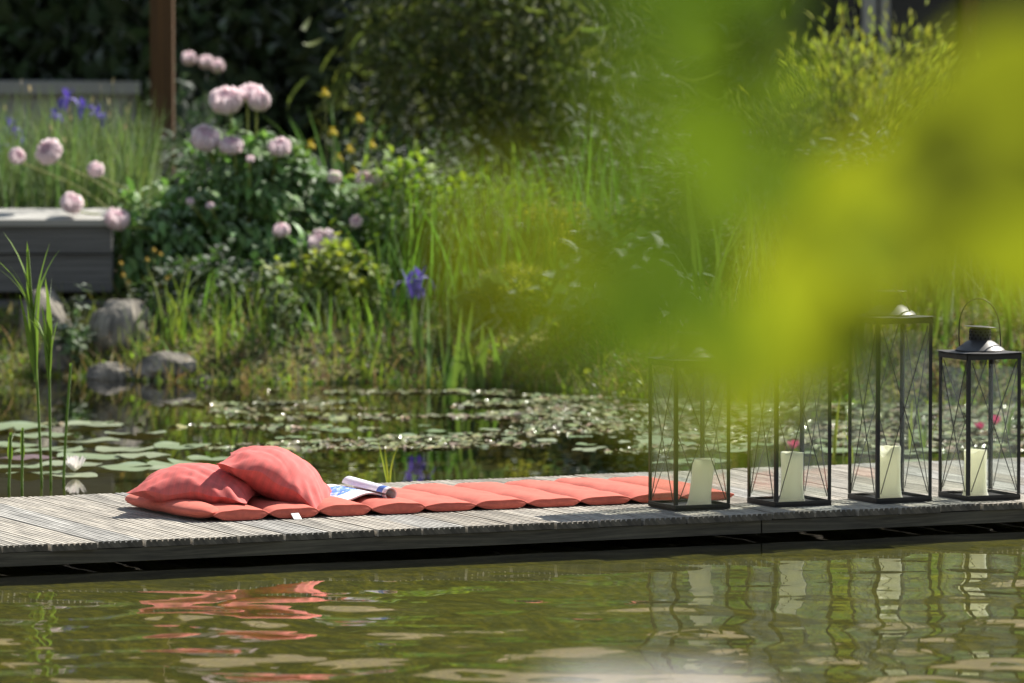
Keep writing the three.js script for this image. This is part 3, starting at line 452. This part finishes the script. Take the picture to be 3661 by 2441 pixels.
shrub('feathery_shrub', 'feathery green plant between violet iris and yellow mound', 'shrub', -0.1, -26.0, [0.34, 0.52, 0.3], 2400, G.willow, dullM, [0.15, 0.24, 0.02], { per: 14, mess: 0.6, pull: [0.1, 0.8, 0.1], spread: 0.22 });
// lady's mantle: leaves below, froth of tiny yellow flowers above
function mantle(label, x, z, r, n) {
  const t = shrub('ladys_mantle', label, 'flowering mound', x, z, [r, r * 0.8, r * 0.8], n * 0.25, G.big, midM, [0.08, 0.14, 0.03], { group: 'frothy yellow flowering mounds' });
  scatter(t, 'flower_froth', G.tiny, dullM, leavesIn(n, [0, r * 0.35, 0.02], [r * 1.05, r * 0.85, r * 0.8], [0.3, 0.31, 0.03], { per: 30, spread: 0.15, fill: 0.3 }));
}
mantle('broad mound of frothy yellow green flowers mid-bank above the lily pads', 0.16, -25.9, 0.34, 5200);
mantle('frothy yellow green flower mound right of the broad mound', 0.55, -26.1, 0.33, 4200);
mantle('low frothy yellow flower mound in front of the broad mound', 0.02, -25.3, 0.2, 2200);
blades('iris_leaf_clump', 'upright sword leaves rising through the yellow green mound', 'sword leaves', 0.42, -25.7, 12, 0.72, [0.09, 0.18, 0.03], { splay: 0.12, r: 0.07 });
shrub('broad_leaf_plant', 'broad pale leaved plant below the yellow mound at the water', 'plant', 0.5, -24.9, [0.34, 0.34, 0.25], 520, G.big, glossM, [0.06, 0.12, 0.035], { per: 9, up: 0.7, pull: [0, 0.05, 0.1] });
shrub('meadow_shrub', 'dark green bush between yellow mounds and tall reeds', 'shrub', 0.95, -25.6, [0.45, 0.62, 0.35], 1700, G.lance, midM, [0.07, 0.13, 0.02], { per: 14, up: 0.7, pull: [0, 0.05, 0.1] });
shrub('meadow_shrub', 'dark green bush behind the tall lanterns', 'shrub', 1.7, -25.8, [0.5, 0.6, 0.35], 1900, G.lance, midM, [0.07, 0.13, 0.02], { per: 14, up: 0.7, pull: [0, 0.05, 0.1] });
shrub('meadow_shrub', 'dark green bush behind the rightmost lantern', 'shrub', 2.35, -25.4, [0.5, 0.55, 0.35], 1700, G.lance, midM, [0.045, 0.085, 0.016], { per: 14, up: 0.7, pull: [0, 0.05, 0.1] });
for (const [x0, x1, z0, z1, n, len, c, label] of [[-0.62, 0.05, -26.3, -25.3, 230, 0.72, [0.12, 0.26, 0.025], 'loose tall grass between the peonies and the yellow green mounds'], [0.05, 1.0, -26.6, -25.4, 250, 0.76, [0.11, 0.24, 0.025], 'tall thin grass growing through the yellow green mounds'], [-1.7, -0.5, -25.5, -24.95, 170, 0.3, [0.17, 0.3, 0.03], 'short bright grass along the bank below the peonies'], [-2.9, -1.75, -25.7, -25.1, 90, 0.22, [0.24, 0.28, 0.04], 'short bright grass among the rocks'], [1.0, 2.6, -25.6, -24.0, 460, 0.8, [0.11, 0.18, 0.025], 'dense tall grass behind the lanterns']]) meadow('wild_grass', label, 'grass', x0, x1, z0, z1, n, len, c);
// willow bush
shrub('willow_bush', 'bushy yellow green willow with upright narrow leaves before the dark house', 'willow', 1.75, -27.6, [0.62, 1.02, 0.5], 9000, G.willow, dullM, [0.32, 0.37, 0.035], { per: 22, size: 1.05, mess: 0.6, pull: [0.15, 0.9, 0], stems: 24, stemR: 0.005 });
shrub('willow_bush', 'smaller loose willow bush left of the bushy willow', 'willow', 1.2, -27.3, [0.42, 0.72, 0.4], 3800, G.willow, dullM, [0.15, 0.2, 0.03], { per: 22, mess: 0.6, pull: [0.1, 0.8, 0], stems: 14 });
// tall shady shrub of long drooping leaves in the middle background
shrub('bamboo_shrub', 'tall shady shrub with long drooping narrow leaves mid-background', 'shrub', 0.0, -29.4, [0.95, 1.75, 0.7], 4200, G.long, dullM, [0.1, 0.13, 0.022], { per: 12, size: 1.3, mess: 0.5, pull: [0.45, -0.75, 0.2], stems: 26, stemR: 0.007, cy: 0.25 });
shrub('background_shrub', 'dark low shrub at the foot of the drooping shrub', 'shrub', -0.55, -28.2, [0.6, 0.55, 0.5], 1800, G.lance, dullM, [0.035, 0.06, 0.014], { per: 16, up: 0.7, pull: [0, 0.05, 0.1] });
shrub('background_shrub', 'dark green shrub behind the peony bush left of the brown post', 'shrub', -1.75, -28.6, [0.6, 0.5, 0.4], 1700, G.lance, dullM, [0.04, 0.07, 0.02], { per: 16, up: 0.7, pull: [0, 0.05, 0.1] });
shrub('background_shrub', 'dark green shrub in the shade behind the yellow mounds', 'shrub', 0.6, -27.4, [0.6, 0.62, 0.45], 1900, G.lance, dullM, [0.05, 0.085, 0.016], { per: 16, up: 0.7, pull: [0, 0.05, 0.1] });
{ // distant peonies behind the post
  const X = -1.72, Z = -30.4, y = ground(X, Z), t = thing('peony_bush', 'distant pink peonies in the shade right of the brown post', 'peony', [X, y, Z]);
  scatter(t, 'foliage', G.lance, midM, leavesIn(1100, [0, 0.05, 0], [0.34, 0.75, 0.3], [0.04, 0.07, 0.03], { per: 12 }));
  for (const [dx, dy] of [[0.0, 0.84], [0.09, 0.82], [0.15, 0.8]]) { const b = part(t, 'blossom', peonyG[0], petalM); b.position.set(dx, dy, 0.05); b.scale.setScalar(0.034); b.rotation.set(0.5, dx * 20, 0); }
}
// reeds and sword leaves along the water
R = rng(404);
const wl = 'sword leaf clumps along the water';
blades('iris_leaf_clump', 'bright upright sword leaves on the bank right of the boulder', 'sword leaves', -1.5, -25.1, 9, 0.5, [0.19, 0.28, 0.03], { splay: 0.14, r: 0.05, group: wl });
blades('iris_leaf_clump', 'narrow pair of bright sword leaves mid-left on the bank', 'sword leaves', -1.3, -25.0, 5, 0.36, [0.19, 0.28, 0.03], { splay: 0.14, r: 0.03, group: wl });
blades('iris_leaf_clump', 'thin bright leaves on the bank before the frothy plants', 'sword leaves', -1.16, -25.0, 4, 0.5, [0.2, 0.27, 0.03], { splay: 0.08, r: 0.03, wide: 0.5, group: wl });
blades('iris_leaf_clump', 'leaning sword leaves standing in the water below the violet iris', 'sword leaves', -0.32, -24.55, 9, 0.48, [0.12, 0.22, 0.03], { splay: 0.2, r: 0.07, group: wl });
blades('iris_leaf_clump', 'broad sword leaves in the water right of the violet iris', 'sword leaves', -0.12, -24.5, 10, 0.44, [0.13, 0.23, 0.03], { splay: 0.16, r: 0.08, wide: 1.3, group: wl });
blades('iris_leaf_clump', 'short straggling grass tuft at the water under the iris', 'sword leaves', -0.62, -24.85, 9, 0.3, [0.2, 0.26, 0.03], { splay: 0.4, r: 0.04, wide: 0.45, group: wl });
for (const [x, z, n, len, label] of [[0.85, -24.1, 16, 0.95, 'tall cattail stand behind the lantern at the mattress end'], [1.12, -24.2, 14, 1.0, 'tall cattail stand behind the second lantern'], [1.45, -24.0, 12, 0.9, 'cattail stand between the two tall lanterns'], [1.85, -24.1, 14, 0.95, 'cattail stand left of the rightmost lantern'], [2.15, -23.9, 14, 0.8, 'cattail stand seen through the rightmost lantern'], [2.4, -24.2, 12, 0.95, 'cattail stand at the right edge of the view']]) blades('cattail_stand', label, 'cattails', x, z, n, len, [0.12, 0.2, 0.025], { splay: 0.1, r: 0.13, wide: 0.75 });
blades('reed', 'thin green water shoots behind the third lantern', 'reed', 1.5, -21.2, 5, 0.26, [0.2, 0.26, 0.03], { splay: 0.15, r: 0.06, wide: 0.6, y: -0.02 });
blades('reed', 'thin green water shoots behind the second lantern', 'reed', 1.25, -20.9, 4, 0.32, [0.2, 0.26, 0.03], { splay: 0.12, r: 0.07, wide: 0.5, y: -0.02 });
blades('reed', 'green water shoots behind the rightmost lantern', 'reed', 1.95, -21.8, 6, 0.3, [0.14, 0.24, 0.03], { splay: 0.15, r: 0.12, wide: 0.7, y: -0.02 });
blades('reed', 'few grass blades rising at the far jetty edge behind the magazine', 'reed', -0.47, -19.86, 4, 0.2, [0.3, 0.34, 0.03], { splay: 0.35, r: 0.05, wide: 0.3, y: -0.02 });
// emergent reeds on the left, base in the water just behind the jetty
{
  const rm = leafMat(col(0.17, 0.28, 0.03), { trans: 0.4, coat: 0.3 });
  const reed = (label, x, z, h, lean, nl) => { const t = thing('cattail_reed', label, 'reed', [x, -0.03, z], 0, 'tall reeds rising from the lily pads'); part(t, 'stem', tube([V3(0, 0, 0), V3(lean * 0.4, h * 0.5, 0), V3(lean, h, 0.01)], 0.0052, 10, 6), rm); for (let i = 0; i < nl; i++) { const k = rr(0.45, 0.72), m = part(t, 'leaf', G.blade[i % 4], rm); m.position.set(lean * k, h * k, 0); const L = h * rr(0.32, 0.5); m.scale.set(0.75, L, L); m.rotation.set(rr(-0.1, 0.1), rr(0, 6.28), rr(-0.2, 0.12)); } };
  reed('tall reed with a bushy head of leaves at the far left', -1.645, -19.85, 0.84, -0.045, 11);
  reed('reed with a short leaf tuft right of the tallest reed', -1.61, -19.8, 0.7, -0.008, 8);
  reed('single bare reed stalk beside the white water lily', -1.575, -19.9, 0.44, 0.03, 0);
  reed('short thin reed at the left edge by the jetty', -1.74, -19.6, 0.22, 0.01, 2);
  reed('short thin reed between the left edge and the tall reed', -1.69, -19.55, 0.24, 0.005, 1);
}
// low growth covering the bank
R = rng(505);
{
  const t = new THREE.Group(); t.name = 'ground_cover'; t.userData = { kind: 'stuff', label: 'low mossy growth, straw and seedlings covering the pond bank', category: 'ground cover' }; scene.add(t);
  const a = [], b = [], c = [];
  for (let i = 0; i < 22000; i++) { const x = rr(-3, 3), d = Math.pow(R(), 1.4) * 2.2 - 0.12, z = shore(x) - d, y = ground(x, z) + rr(0, 0.03); const k = R(); (k < 0.45 ? a : k < 0.75 ? b : c).push([V3(x, Math.max(y, -0.01), z), orient(V3(gauss() * 0.8, 1, gauss() * 0.8).normalize(), rr(0, 6.28)), k < 0.45 ? rr(0.5, 1.3) : k < 0.75 ? V3(0.5, rr(0.05, 0.16), 0.15) : rr(0.5, 1.0), vary(k < 0.3 ? YGREEN : k < 0.45 ? GREEN : k < 0.6 ? YGREEN : k < 0.75 ? STRAW : k < 0.88 ? [0.16, 0.12, 0.05] : GREEN, 0.35, 0.25)]); }
  scatter(t, 'moss_leaves', G.tiny, midM, a.map((e) => [e[0], e[1], e[2] * 1.6, e[3]])); scatter(t, 'straw', G.grass[1], dullM, b); scatter(t, 'seedlings', G.oval, glossM, c.map((e) => [e[0], e[1], e[2] * 0.7, e[3]]));
}
{ // small yellow flowers left of the boulder
  const t = thing('yellow_flower', 'slim stems with small ochre flowers beside the raised bed', 'flower', [-1.6, ground(-1.6, -25.5), -25.5]); const m = leafMat(col(0.5, 0.33, 0.03), { trans: 0.3 });
  for (let i = 0; i < 11; i++) { const x = rr(-0.16, 0.2), y2 = rr(0.15, 0.36), z = rr(-0.1, 0.1); const b = part(t, 'blossom', irisBloom, m); b.position.set(x, y2, z); b.scale.setScalar(0.3); part(t, 'flower_stem', bar(V3(x * 0.5, 0, z), V3(x, y2, z), 0.0018, 4), stemM); }
}

// ---------------------------------------------------------------- water lilies
R = rng(606);
const padGeo = (seed) => { const r0 = rng(seed), cut = 0.22 + r0() * 0.1, g = grid(28, 4, (s, t) => { const a = cut + s * (6.283 - 2 * cut), w = 1 + 0.05 * Math.sin(a * 3 + seed) + 0.03 * Math.sin(a * 7 + seed * 2); return [t * w * Math.cos(a), 0.04 * Math.sin(a * 2 + seed) * t * t + 0.09 * Math.pow(t, 6) * Math.max(0, Math.sin(a * 3 + seed * 2.3)) + 0.035, t * w * Math.sin(a) * -1]; }); return g; };
const pads = [padGeo(1), padGeo(5), padGeo(9), padGeo(13)];
const padM = [col(0.2, 0.26, 0.14), col(0.16, 0.23, 0.1), col(0.24, 0.28, 0.17), col(0.14, 0.09, 0.1)].map((c) => new THREE.MeshPhysicalMaterial({ color: c, roughness: 0.42, clearcoat: 0.5, clearcoatRoughness: 0.2, side: THREE.DoubleSide }));
function pad(t, x, z, r, k) { const m = part(t, 'pad', pads[Math.floor(R() * 4)], padM[k ?? Math.floor(R() * 2.99)]); m.position.set(x, 0.001 + R() * 0.003, z); m.scale.set(r, r * 0.6, r); m.rotation.set(rr(-0.05, 0.05), rr(0, 6.28), rr(-0.05, 0.05)); }
const lilyG = (() => { const gs = []; for (let L = 0; L < 3; L++) for (let i = 0; i < 9; i++) { const g = leafGeo(1 - L * 0.16, 0.3, { seg: 4, bend: -0.5, fold: 0.5 }); g.rotateX(-(1.15 - L * 0.4)); g.rotateY((i + L * 0.4) / 9 * 6.283); gs.push(g); } return mergeGeometries(gs); })();
function lilyFlower(t, x, z, r, c, label) { const m = part(t, 'blossom', lilyG, new THREE.MeshPhysicalMaterial({ color: c, roughness: 1, transmission: 0.3, thickness: 0, side: THREE.DoubleSide }), label); m.position.set(x, 0.012, z); m.scale.setScalar(r); const y = part(t, 'stamens', new THREE.SphereGeometry(r * 0.2, 10, 8), new THREE.MeshStandardMaterial({ color: col(0.6, 0.4, 0.05), roughness: 0.8 })); y.position.set(x, 0.03, z); }
{
  const t = thing('water_lily', 'large leaved water lily with a white blossom beside the reeds', 'water lily', [-1.6, 0, -20.9]);
  for (const [x, z, r, k] of [[-1.38, -20.35, 0.11, 0], [-1.22, -20.5, 0.1, 0], [-1.6, -20.45, 0.12, 2], [-1.8, -20.4, 0.12, 0], [-1.75, -20.75, 0.12, 3], [-1.55, -20.8, 0.12, 0], [-1.35, -20.85, 0.1, 2], [-1.72, -21.1, 0.13, 0], [-1.45, -21.15, 0.11, 2], [-1.9, -21.3, 0.13, 0], [-1.6, -21.5, 0.12, 2], [-1.25, -21.3, 0.1, 0], [-1.8, -21.8, 0.13, 0], [-1.45, -21.9, 0.12, 2], [-2.0, -20.6, 0.12, 0], [-1.95, -22.2, 0.14, 0], [-1.65, -22.3, 0.12, 2], [-1.7, -20.12, 0.1, 0], [-1.92, -20.0, 0.1, 1], [-1.55, -20.05, 0.09, 2], [-1.1, -20.75, 0.09, 0], [-1.2, -20.28, 0.1, 2]]) pad(t, x + 1.6, z + 20.9, r, k);
  lilyFlower(t, -1.55 + 1.6, -20.1 + 20.9, 0.07, col(0.88, 0.82, 0.8), 'white blossom flushed pink at its base');
}
{
  const t = thing('water_lily', 'water lily with a deep pink blossom seen through the second lantern', 'water lily', [1.05, 0, -21.1]);
  for (let i = 0; i < 20; i++) pad(t, rr(-0.5, 0.55), rr(-0.7, 0.6), rr(0.05, 0.09)); lilyFlower(t, -0.005, 0.05, 0.045, col(0.62, 0.1, 0.22), 'deep pink blossom');
  const t2 = thing('water_lily', 'water lily with deep pink blossoms behind the rightmost lantern', 'water lily', [1.9, 0, -22.2]);
  for (let i = 0; i < 20; i++) pad(t2, rr(-0.5, 0.55), rr(-0.7, 0.7), rr(0.05, 0.09)); lilyFlower(t2, -0.01, 0.0, 0.05, col(0.62, 0.07, 0.2), 'deep pink blossom'); lilyFlower(t2, -0.09, 0.25, 0.04, col(0.6, 0.08, 0.2), 'deep pink blossom');
}
for (const [x, z, n, label] of [[-0.1, -21.9, 16, 'patch of small lily pads mid-pond beyond the magazine'], [0.45, -21.6, 18, 'patch of small lily pads beyond the middle of the mattress'], [-0.75, -22.1, 8, 'few small floating pads beyond the propped cushion'], [0.2, -22.8, 14, 'farther patch of small lily pads before the sword leaves'], [0.75, -22.6, 14, 'patch of small lily pads left of the cattails']]) { const t = thing('lily_pad_patch', label, 'lily pads', [x, 0, z], 0, 'patches of small floating lily pads'); for (let i = 0; i < n; i++) pad(t, gauss() * 0.36, gauss() * 0.45, rr(0.02, 0.055)); }
{ // floating weed: countless small leaves
  R = rng(707); const t = new THREE.Group(); t.name = 'floating_pondweed'; t.userData = { kind: 'stuff', label: 'countless small floating leaves spread over the lily pond', category: 'pondweed' }; scene.add(t); const l = [];
  for (let i = 0; i < 15000; i++) { const x = rr(-2.1, 2.6), z = rr(-24.2, -20.6), n = fbm(x * 1.1, z * 1.9, 6, 3) + 0.18 * smooth(0.3, 1.6, x); const far = smooth(-20.3, -21.6, z) * (x < 0 ? 0.25 + 0.75 * smooth(-1.6, -0.6, x) : 1); if (n < -0.03 + (1 - far) * 0.5 || z < shore(x) + 0.15) continue; l.push([V3(x, 0.002, z), new THREE.Quaternion().setFromEuler(new THREE.Euler(gauss() * 0.2, rr(0, 6.28), gauss() * 0.2)), V3(rr(0.008, 0.032), 0.03, rr(0.008, 0.026)), vary(R() < 0.75 ? [0.2, 0.22, 0.08] : [0.2, 0.15, 0.08], 0.4, 0.2)]); }
  scatter(t, 'small_leaves', pads[1], new THREE.MeshPhysicalMaterial({ color: 0xffffff, roughness: 0.4, clearcoat: 0.6, clearcoatRoughness: 0.15, side: THREE.DoubleSide }), l);
}

// ---------------------------------------------------------------- background: house, wall, posts, hedge, trees
R = rng(808);
{
  const house = thing('house', 'house with dark glazed front and tan tiled roof behind the garden', 'house', [0, 0.4, -34]);
  const dark = new THREE.MeshStandardMaterial({ color: col(0.018, 0.017, 0.016), roughness: 0.6 }), frame = new THREE.MeshStandardMaterial({ color: col(0.5, 0.48, 0.43), roughness: 0.6 }), red = new THREE.MeshStandardMaterial({ color: col(0.11, 0.045, 0.022), roughness: 0.7 });
  const pane = new THREE.MeshPhysicalMaterial({ color: col(0.02, 0.022, 0.024), roughness: 0.12, clearcoat: 0 });
  part(house, 'wall', box(16, 2.55, 0.3, 0, 1.275, -0.6), dark);
  for (let i = 0; i < 8; i++) part(house, 'window_pane', box(1.7, 2.3, 0.03, -6.6 + i * 1.88, 1.25, -0.42), pane);
  for (const x of [-0.9, 0.62, 2.63 + 0.12, -3.4]) part(house, 'brown_post', box(0.1, 2.5, 0.1, x, 1.25, -0.2), red);
  part(house, 'door_frame', box(0.055, 2.4, 0.05, 2.24, 1.2, -0.25), frame, 'pale grey door frame'); part(house, 'blind', box(0.085, 1.3, 0.03, 2.145, 1.68, -0.22), frame, 'pale narrow blind');
  part(house, 'eave', box(16.4, 0.16, 1.2, 0, 2.64, 0.1), new THREE.MeshStandardMaterial({ color: col(0.22, 0.15, 0.08), roughness: 0.8 }));
  const tileM = [0, 1, 2].map(() => new THREE.MeshStandardMaterial({ color: vary([0.4, 0.29, 0.17], 0.14, 0.06), roughness: 0.85 }));
  for (let i = 0; i < 16; i++) { const b = part(house, 'tile_row', box(16.4, 0.05, 0.36), tileM[i % 3]); b.position.set(0, 2.76 + i * 0.155, 0.55 - i * 0.27); b.rotation.x = 0.46; }
  part(house, 'gable', box(16.2, 2.2, 0.2, 0, 3.7, -4.2), dark);
}
{
  const w = thing('garden_wall', 'low pale rendered garden wall in the shade at the far left', 'wall', [-3.3, 0.4, -32.6]);
  const st = new THREE.MeshStandardMaterial({ color: col(0.33, 0.325, 0.3), roughness: 0.95 });
  part(w, 'wall_body', box(2.3, 0.7, 0.25, 0, 0.35, 0), st); part(w, 'coping', box(2.36, 0.07, 0.34, 0, 0.737, 0), st);
}
{
  const wt = tex(128, 512, (u, v) => { const k = 1 + tnoise(u, v, 24, 3, 3, 4) * 0.7; return [0.34 * k, 0.23 * k, 0.11 * k]; });
  const p = thing('timber_post', 'brown timber post standing behind the peony bush', 'post', [-1.78, 0.35, -29], 0); part(p, 'post', box(0.115, 3.0, 0.115, 0, 1.5, 0), new THREE.MeshStandardMaterial({ map: wt, roughness: 0.8 })); part(p, 'post_shoe', box(0.13, 0.12, 0.13, 0, 0.05, 0), ironM);
}
{
  const gm = new THREE.MeshStandardMaterial({ color: col(0.5, 0.5, 0.48), roughness: 0.5 });
  const t = thing('garden_table', 'pale thin topped garden table in the shade before the house', 'table', [0.62, ground(0.62, -31.3), -31.3]);
  part(t, 'table_top', box(0.72, 0.02, 0.5, 0, 0.72, 0), gm); for (const [a, b] of [[-1, 1], [1, 1], [1, -1], [-1, -1]]) part(t, 'leg', box(0.03, 0.71, 0.03, a * 0.32, 0.355, b * 0.21), ironM);
  const c = thing('garden_bench', 'narrow pale bench right of the garden table', 'bench', [1.15, ground(1.15, -30.5), -30.5]);
  part(c, 'seat', box(0.5, 0.018, 0.3, 0, 0.43, 0), gm); for (const a of [-1, 1]) part(c, 'leg', box(0.03, 0.42, 0.26, a * 0.2, 0.21, 0), ironM);
}
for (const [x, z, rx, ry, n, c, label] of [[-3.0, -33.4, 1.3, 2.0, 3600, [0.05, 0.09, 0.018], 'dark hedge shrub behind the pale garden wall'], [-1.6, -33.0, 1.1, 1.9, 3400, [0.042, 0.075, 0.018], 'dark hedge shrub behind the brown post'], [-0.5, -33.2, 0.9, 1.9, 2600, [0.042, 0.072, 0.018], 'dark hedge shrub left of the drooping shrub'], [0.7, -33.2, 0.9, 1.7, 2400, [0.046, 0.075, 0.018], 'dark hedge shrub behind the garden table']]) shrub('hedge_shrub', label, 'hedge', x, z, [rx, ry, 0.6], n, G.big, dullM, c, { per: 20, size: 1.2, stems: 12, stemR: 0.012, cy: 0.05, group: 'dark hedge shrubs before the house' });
{ // trees behind the house, mirrored in the ripples; near-side ones added to block skylight
  const barkM = new THREE.MeshStandardMaterial({ color: col(0.12, 0.09, 0.06), roughness: 1 }), big = leafGeo(0.4, 0.26, { seg: 3 });
  for (const [x, z, h, r] of [[-13, -14, 9, 3.6], [-12, -5, 9, 3.4], [-8, 7, 9, 3.6], [-2.5, 9, 9.5, 3.6], [3, 9, 9, 3.6], [8.5, 7, 9.5, 3.8], [-7, -43, 8.6, 2.9], [-2.2, -44, 9.2, 3], [2.6, -44, 8.8, 3], [7.5, -43, 9.4, 3.2]]) {
    const far = z < -30, t = thing('garden_tree', far ? 'leafy tree standing behind the house' : 'unseen leafy tree added on the near side of the pool', 'tree', [x, far ? 0.45 : 0.15, z], 0, far ? 'trees behind the house' : 'unseen trees added near the pool to block skylight');
    part(t, 'trunk', tube([V3(0, -0.2, 0), V3(0.1, h * 0.35, 0), V3(-0.1, h * 0.8, 0.1)], 0.18, 8, 8), barkM);
    scatter(t, 'crown', big, dullM, leavesIn(2600, [0, h - r * (far ? 1 : 1.25), 0], [r, r * (far ? 1 : 1.25), r], [0.07, 0.11, 0.02], { half: false, per: 30, spread: 0.14 }));
  }
}

// ---------------------------------------------------------------- foreground branch, far out of focus
R = rng(909);
{
  const t = thing('foreground_branch', 'blurred sunlit yellow green twig hanging close before the camera', 'branch', [0.36, 0.1, -2.25]);
  const fm = [[0.23, 0.27, 0.01], [0.085, 0.135, 0.006], [0.26, 0.3, 0.01], [0.05, 0.09, 0.005]].map((c) => leafMat(col(...c), { trans: 0.6 }));
  const L = [leafGeo(0.075, 0.048, { seg: 6, bend: 0.5, fold: 0.2 }), leafGeo(0.06, 0.045, { seg: 6, bend: 0.8, fold: 0.2 })];
  part(t, 'stem', tube([V3(0.1, -0.1, 0), V3(0.06, 0.9, 0.02), V3(0, 1.5, -0.45), V3(-0.1, 1.64, -0.5), V3(-0.24, 1.56, -0.5)], 0.003, 24, 6), stemM);
  const put = (x, y, z, tilt, face, k, s = 1) => { const m = part(t, 'leaf', L[k % 2], fm[k % 4]); m.position.set(x - 0.36 + 0.033 * s * Math.sin(tilt), y - 0.1 - 0.033 * s * Math.cos(tilt), z + 2.25); m.rotation.order = 'ZYX'; m.rotation.set(face, rr(-0.5, 0.5), tilt); m.scale.setScalar(s); };
  // middle of the leaf, turn in the picture plane, pitch, tint
  for (const a of [[0.229,1.71,-2.67,1.39,-0.1,2,1.23],[0.232,1.675,-2.61,1.32,-0.1,2,1.34],[0.246,1.638,-3.14,2.64,0.27,2,1.23],[0.18,1.674,-2.66,2.17,-0.22,0,1.01],[0.187,1.634,-2.62,1.39,-0.29,0,1.12],[0.189,1.63,-3.15,2.69,0.31,2,1.12],[0.17,1.578,-3.06,1.55,-0.19,2,1.12],[0.147,1.605,-2.94,2.52,0.35,0,1.06],[0.161,1.548,-3.12,1.36,0.11,0,1.01],[0.124,1.565,-2.97,2.11,-0.32,0,0.95],[0.248,1.619,-2.83,1.36,0.43,0,1.23],[0.091,1.706,-3.11,2.19,-0.2,1,1.12],[0.111,1.66,-3.14,2.23,0.38,1,1.12],[0.1,1.623,-3.09,2.12,-0.09,1,1.06],[0.13,1.688,-2.92,1.98,-0.34,1,0.9],[0.113,1.628,-2.71,2.66,-0.46,1,1.06],[0.09,1.58,-2.53,2.33,-0.22,1,0.95],[0.177,1.603,-2.87,2.05,-0.16,1,1.01],[0.153,1.636,-3.2,1.55,-0.09,1,1.01],[0.051,1.739,-2.64,2.34,-0.22,3,1.23],[0.087,1.74,-2.75,2.54,-0.18,3,1.23],[0.12,1.727,-2.89,2.83,-0.4,3,1.01],[0.042,1.605,-2.54,1.61,0.27,3,0.9],[0.07,1.596,-2.93,1.63,-0.17,3,1.06],[0.077,1.588,-2.62,2.03,-0.46,3,1.12],[0.063,1.557,-2.99,2.81,0.45,3,0.84],[0.091,1.536,-3.01,2.93,-0.48,1,0.78],[0.117,1.554,-2.7,2.94,0.28,0,0.67],[-0.006,1.685,-1.5,2.01,0.06,0,0.42],[0.0,1.683,-1.35,2.86,-0.03,0,0.36],[-0.013,1.68,-1.5,2.11,0.09,1,0.35],[0.018,1.683,-1.5,1.53,0.01,1,0.5],[0.027,1.664,-1.6,2.33,0.29,3,0.7],[0.036,1.643,-1.7,1.37,-0.2,3,0.6],[0.018,1.66,-1.5,1.36,0.31,1,0.45],[0.04,1.671,-1.7,2.45,-0.46,1,0.6],[0.037,1.708,-1.6,2.97,0.46,1,0.6],[0.042,1.728,-1.7,2.38,0.12,3,0.8],[0.023,1.74,-1.5,1.48,-0.48,3,0.6],[0.053,1.686,-1.8,2.15,-0.44,1,0.6],[0.073,1.614,-1.9,1.54,-0.26,0,0.5],[0.049,1.63,-1.6,1.25,-0.04,0,0.4],[0.164,1.59,-2.6,1.99,0.34,0,0.5],[0.15,1.57,-2.6,2.13,0.14,1,0.5],[0.129,1.552,-2.8,2.1,0.16,2,0.5],[0.202,1.603,-2.8,2.02,-0.22,2,0.6]]) put(...a);
}
{
  const t = thing('foreground_blossom', 'blurred pale blossom close before the camera at the bottom edge', 'flower', [0.055, 0.1, -2.25]);
  const pm = leafMat(col(0.7, 0.66, 0.66), { trans: 0.4 }), g = leafGeo(0.065, 0.055, { seg: 6, bend: 0.5, fold: 0.1 });
  part(t, 'stem', tube([V3(0.05, -0.1, 0), V3(0.02, 0.7, 0), V3(0, 1.355, 0)], 0.0025, 16, 6), stemM);
  for (let i = 0; i < 5; i++) { const m = part(t, 'petal', g, pm); m.position.set(0, 1.355, 0); m.rotation.set(-1.15, i * 1.257, 0, 'YXZ'); }
}

renderer.render(scene, camera);
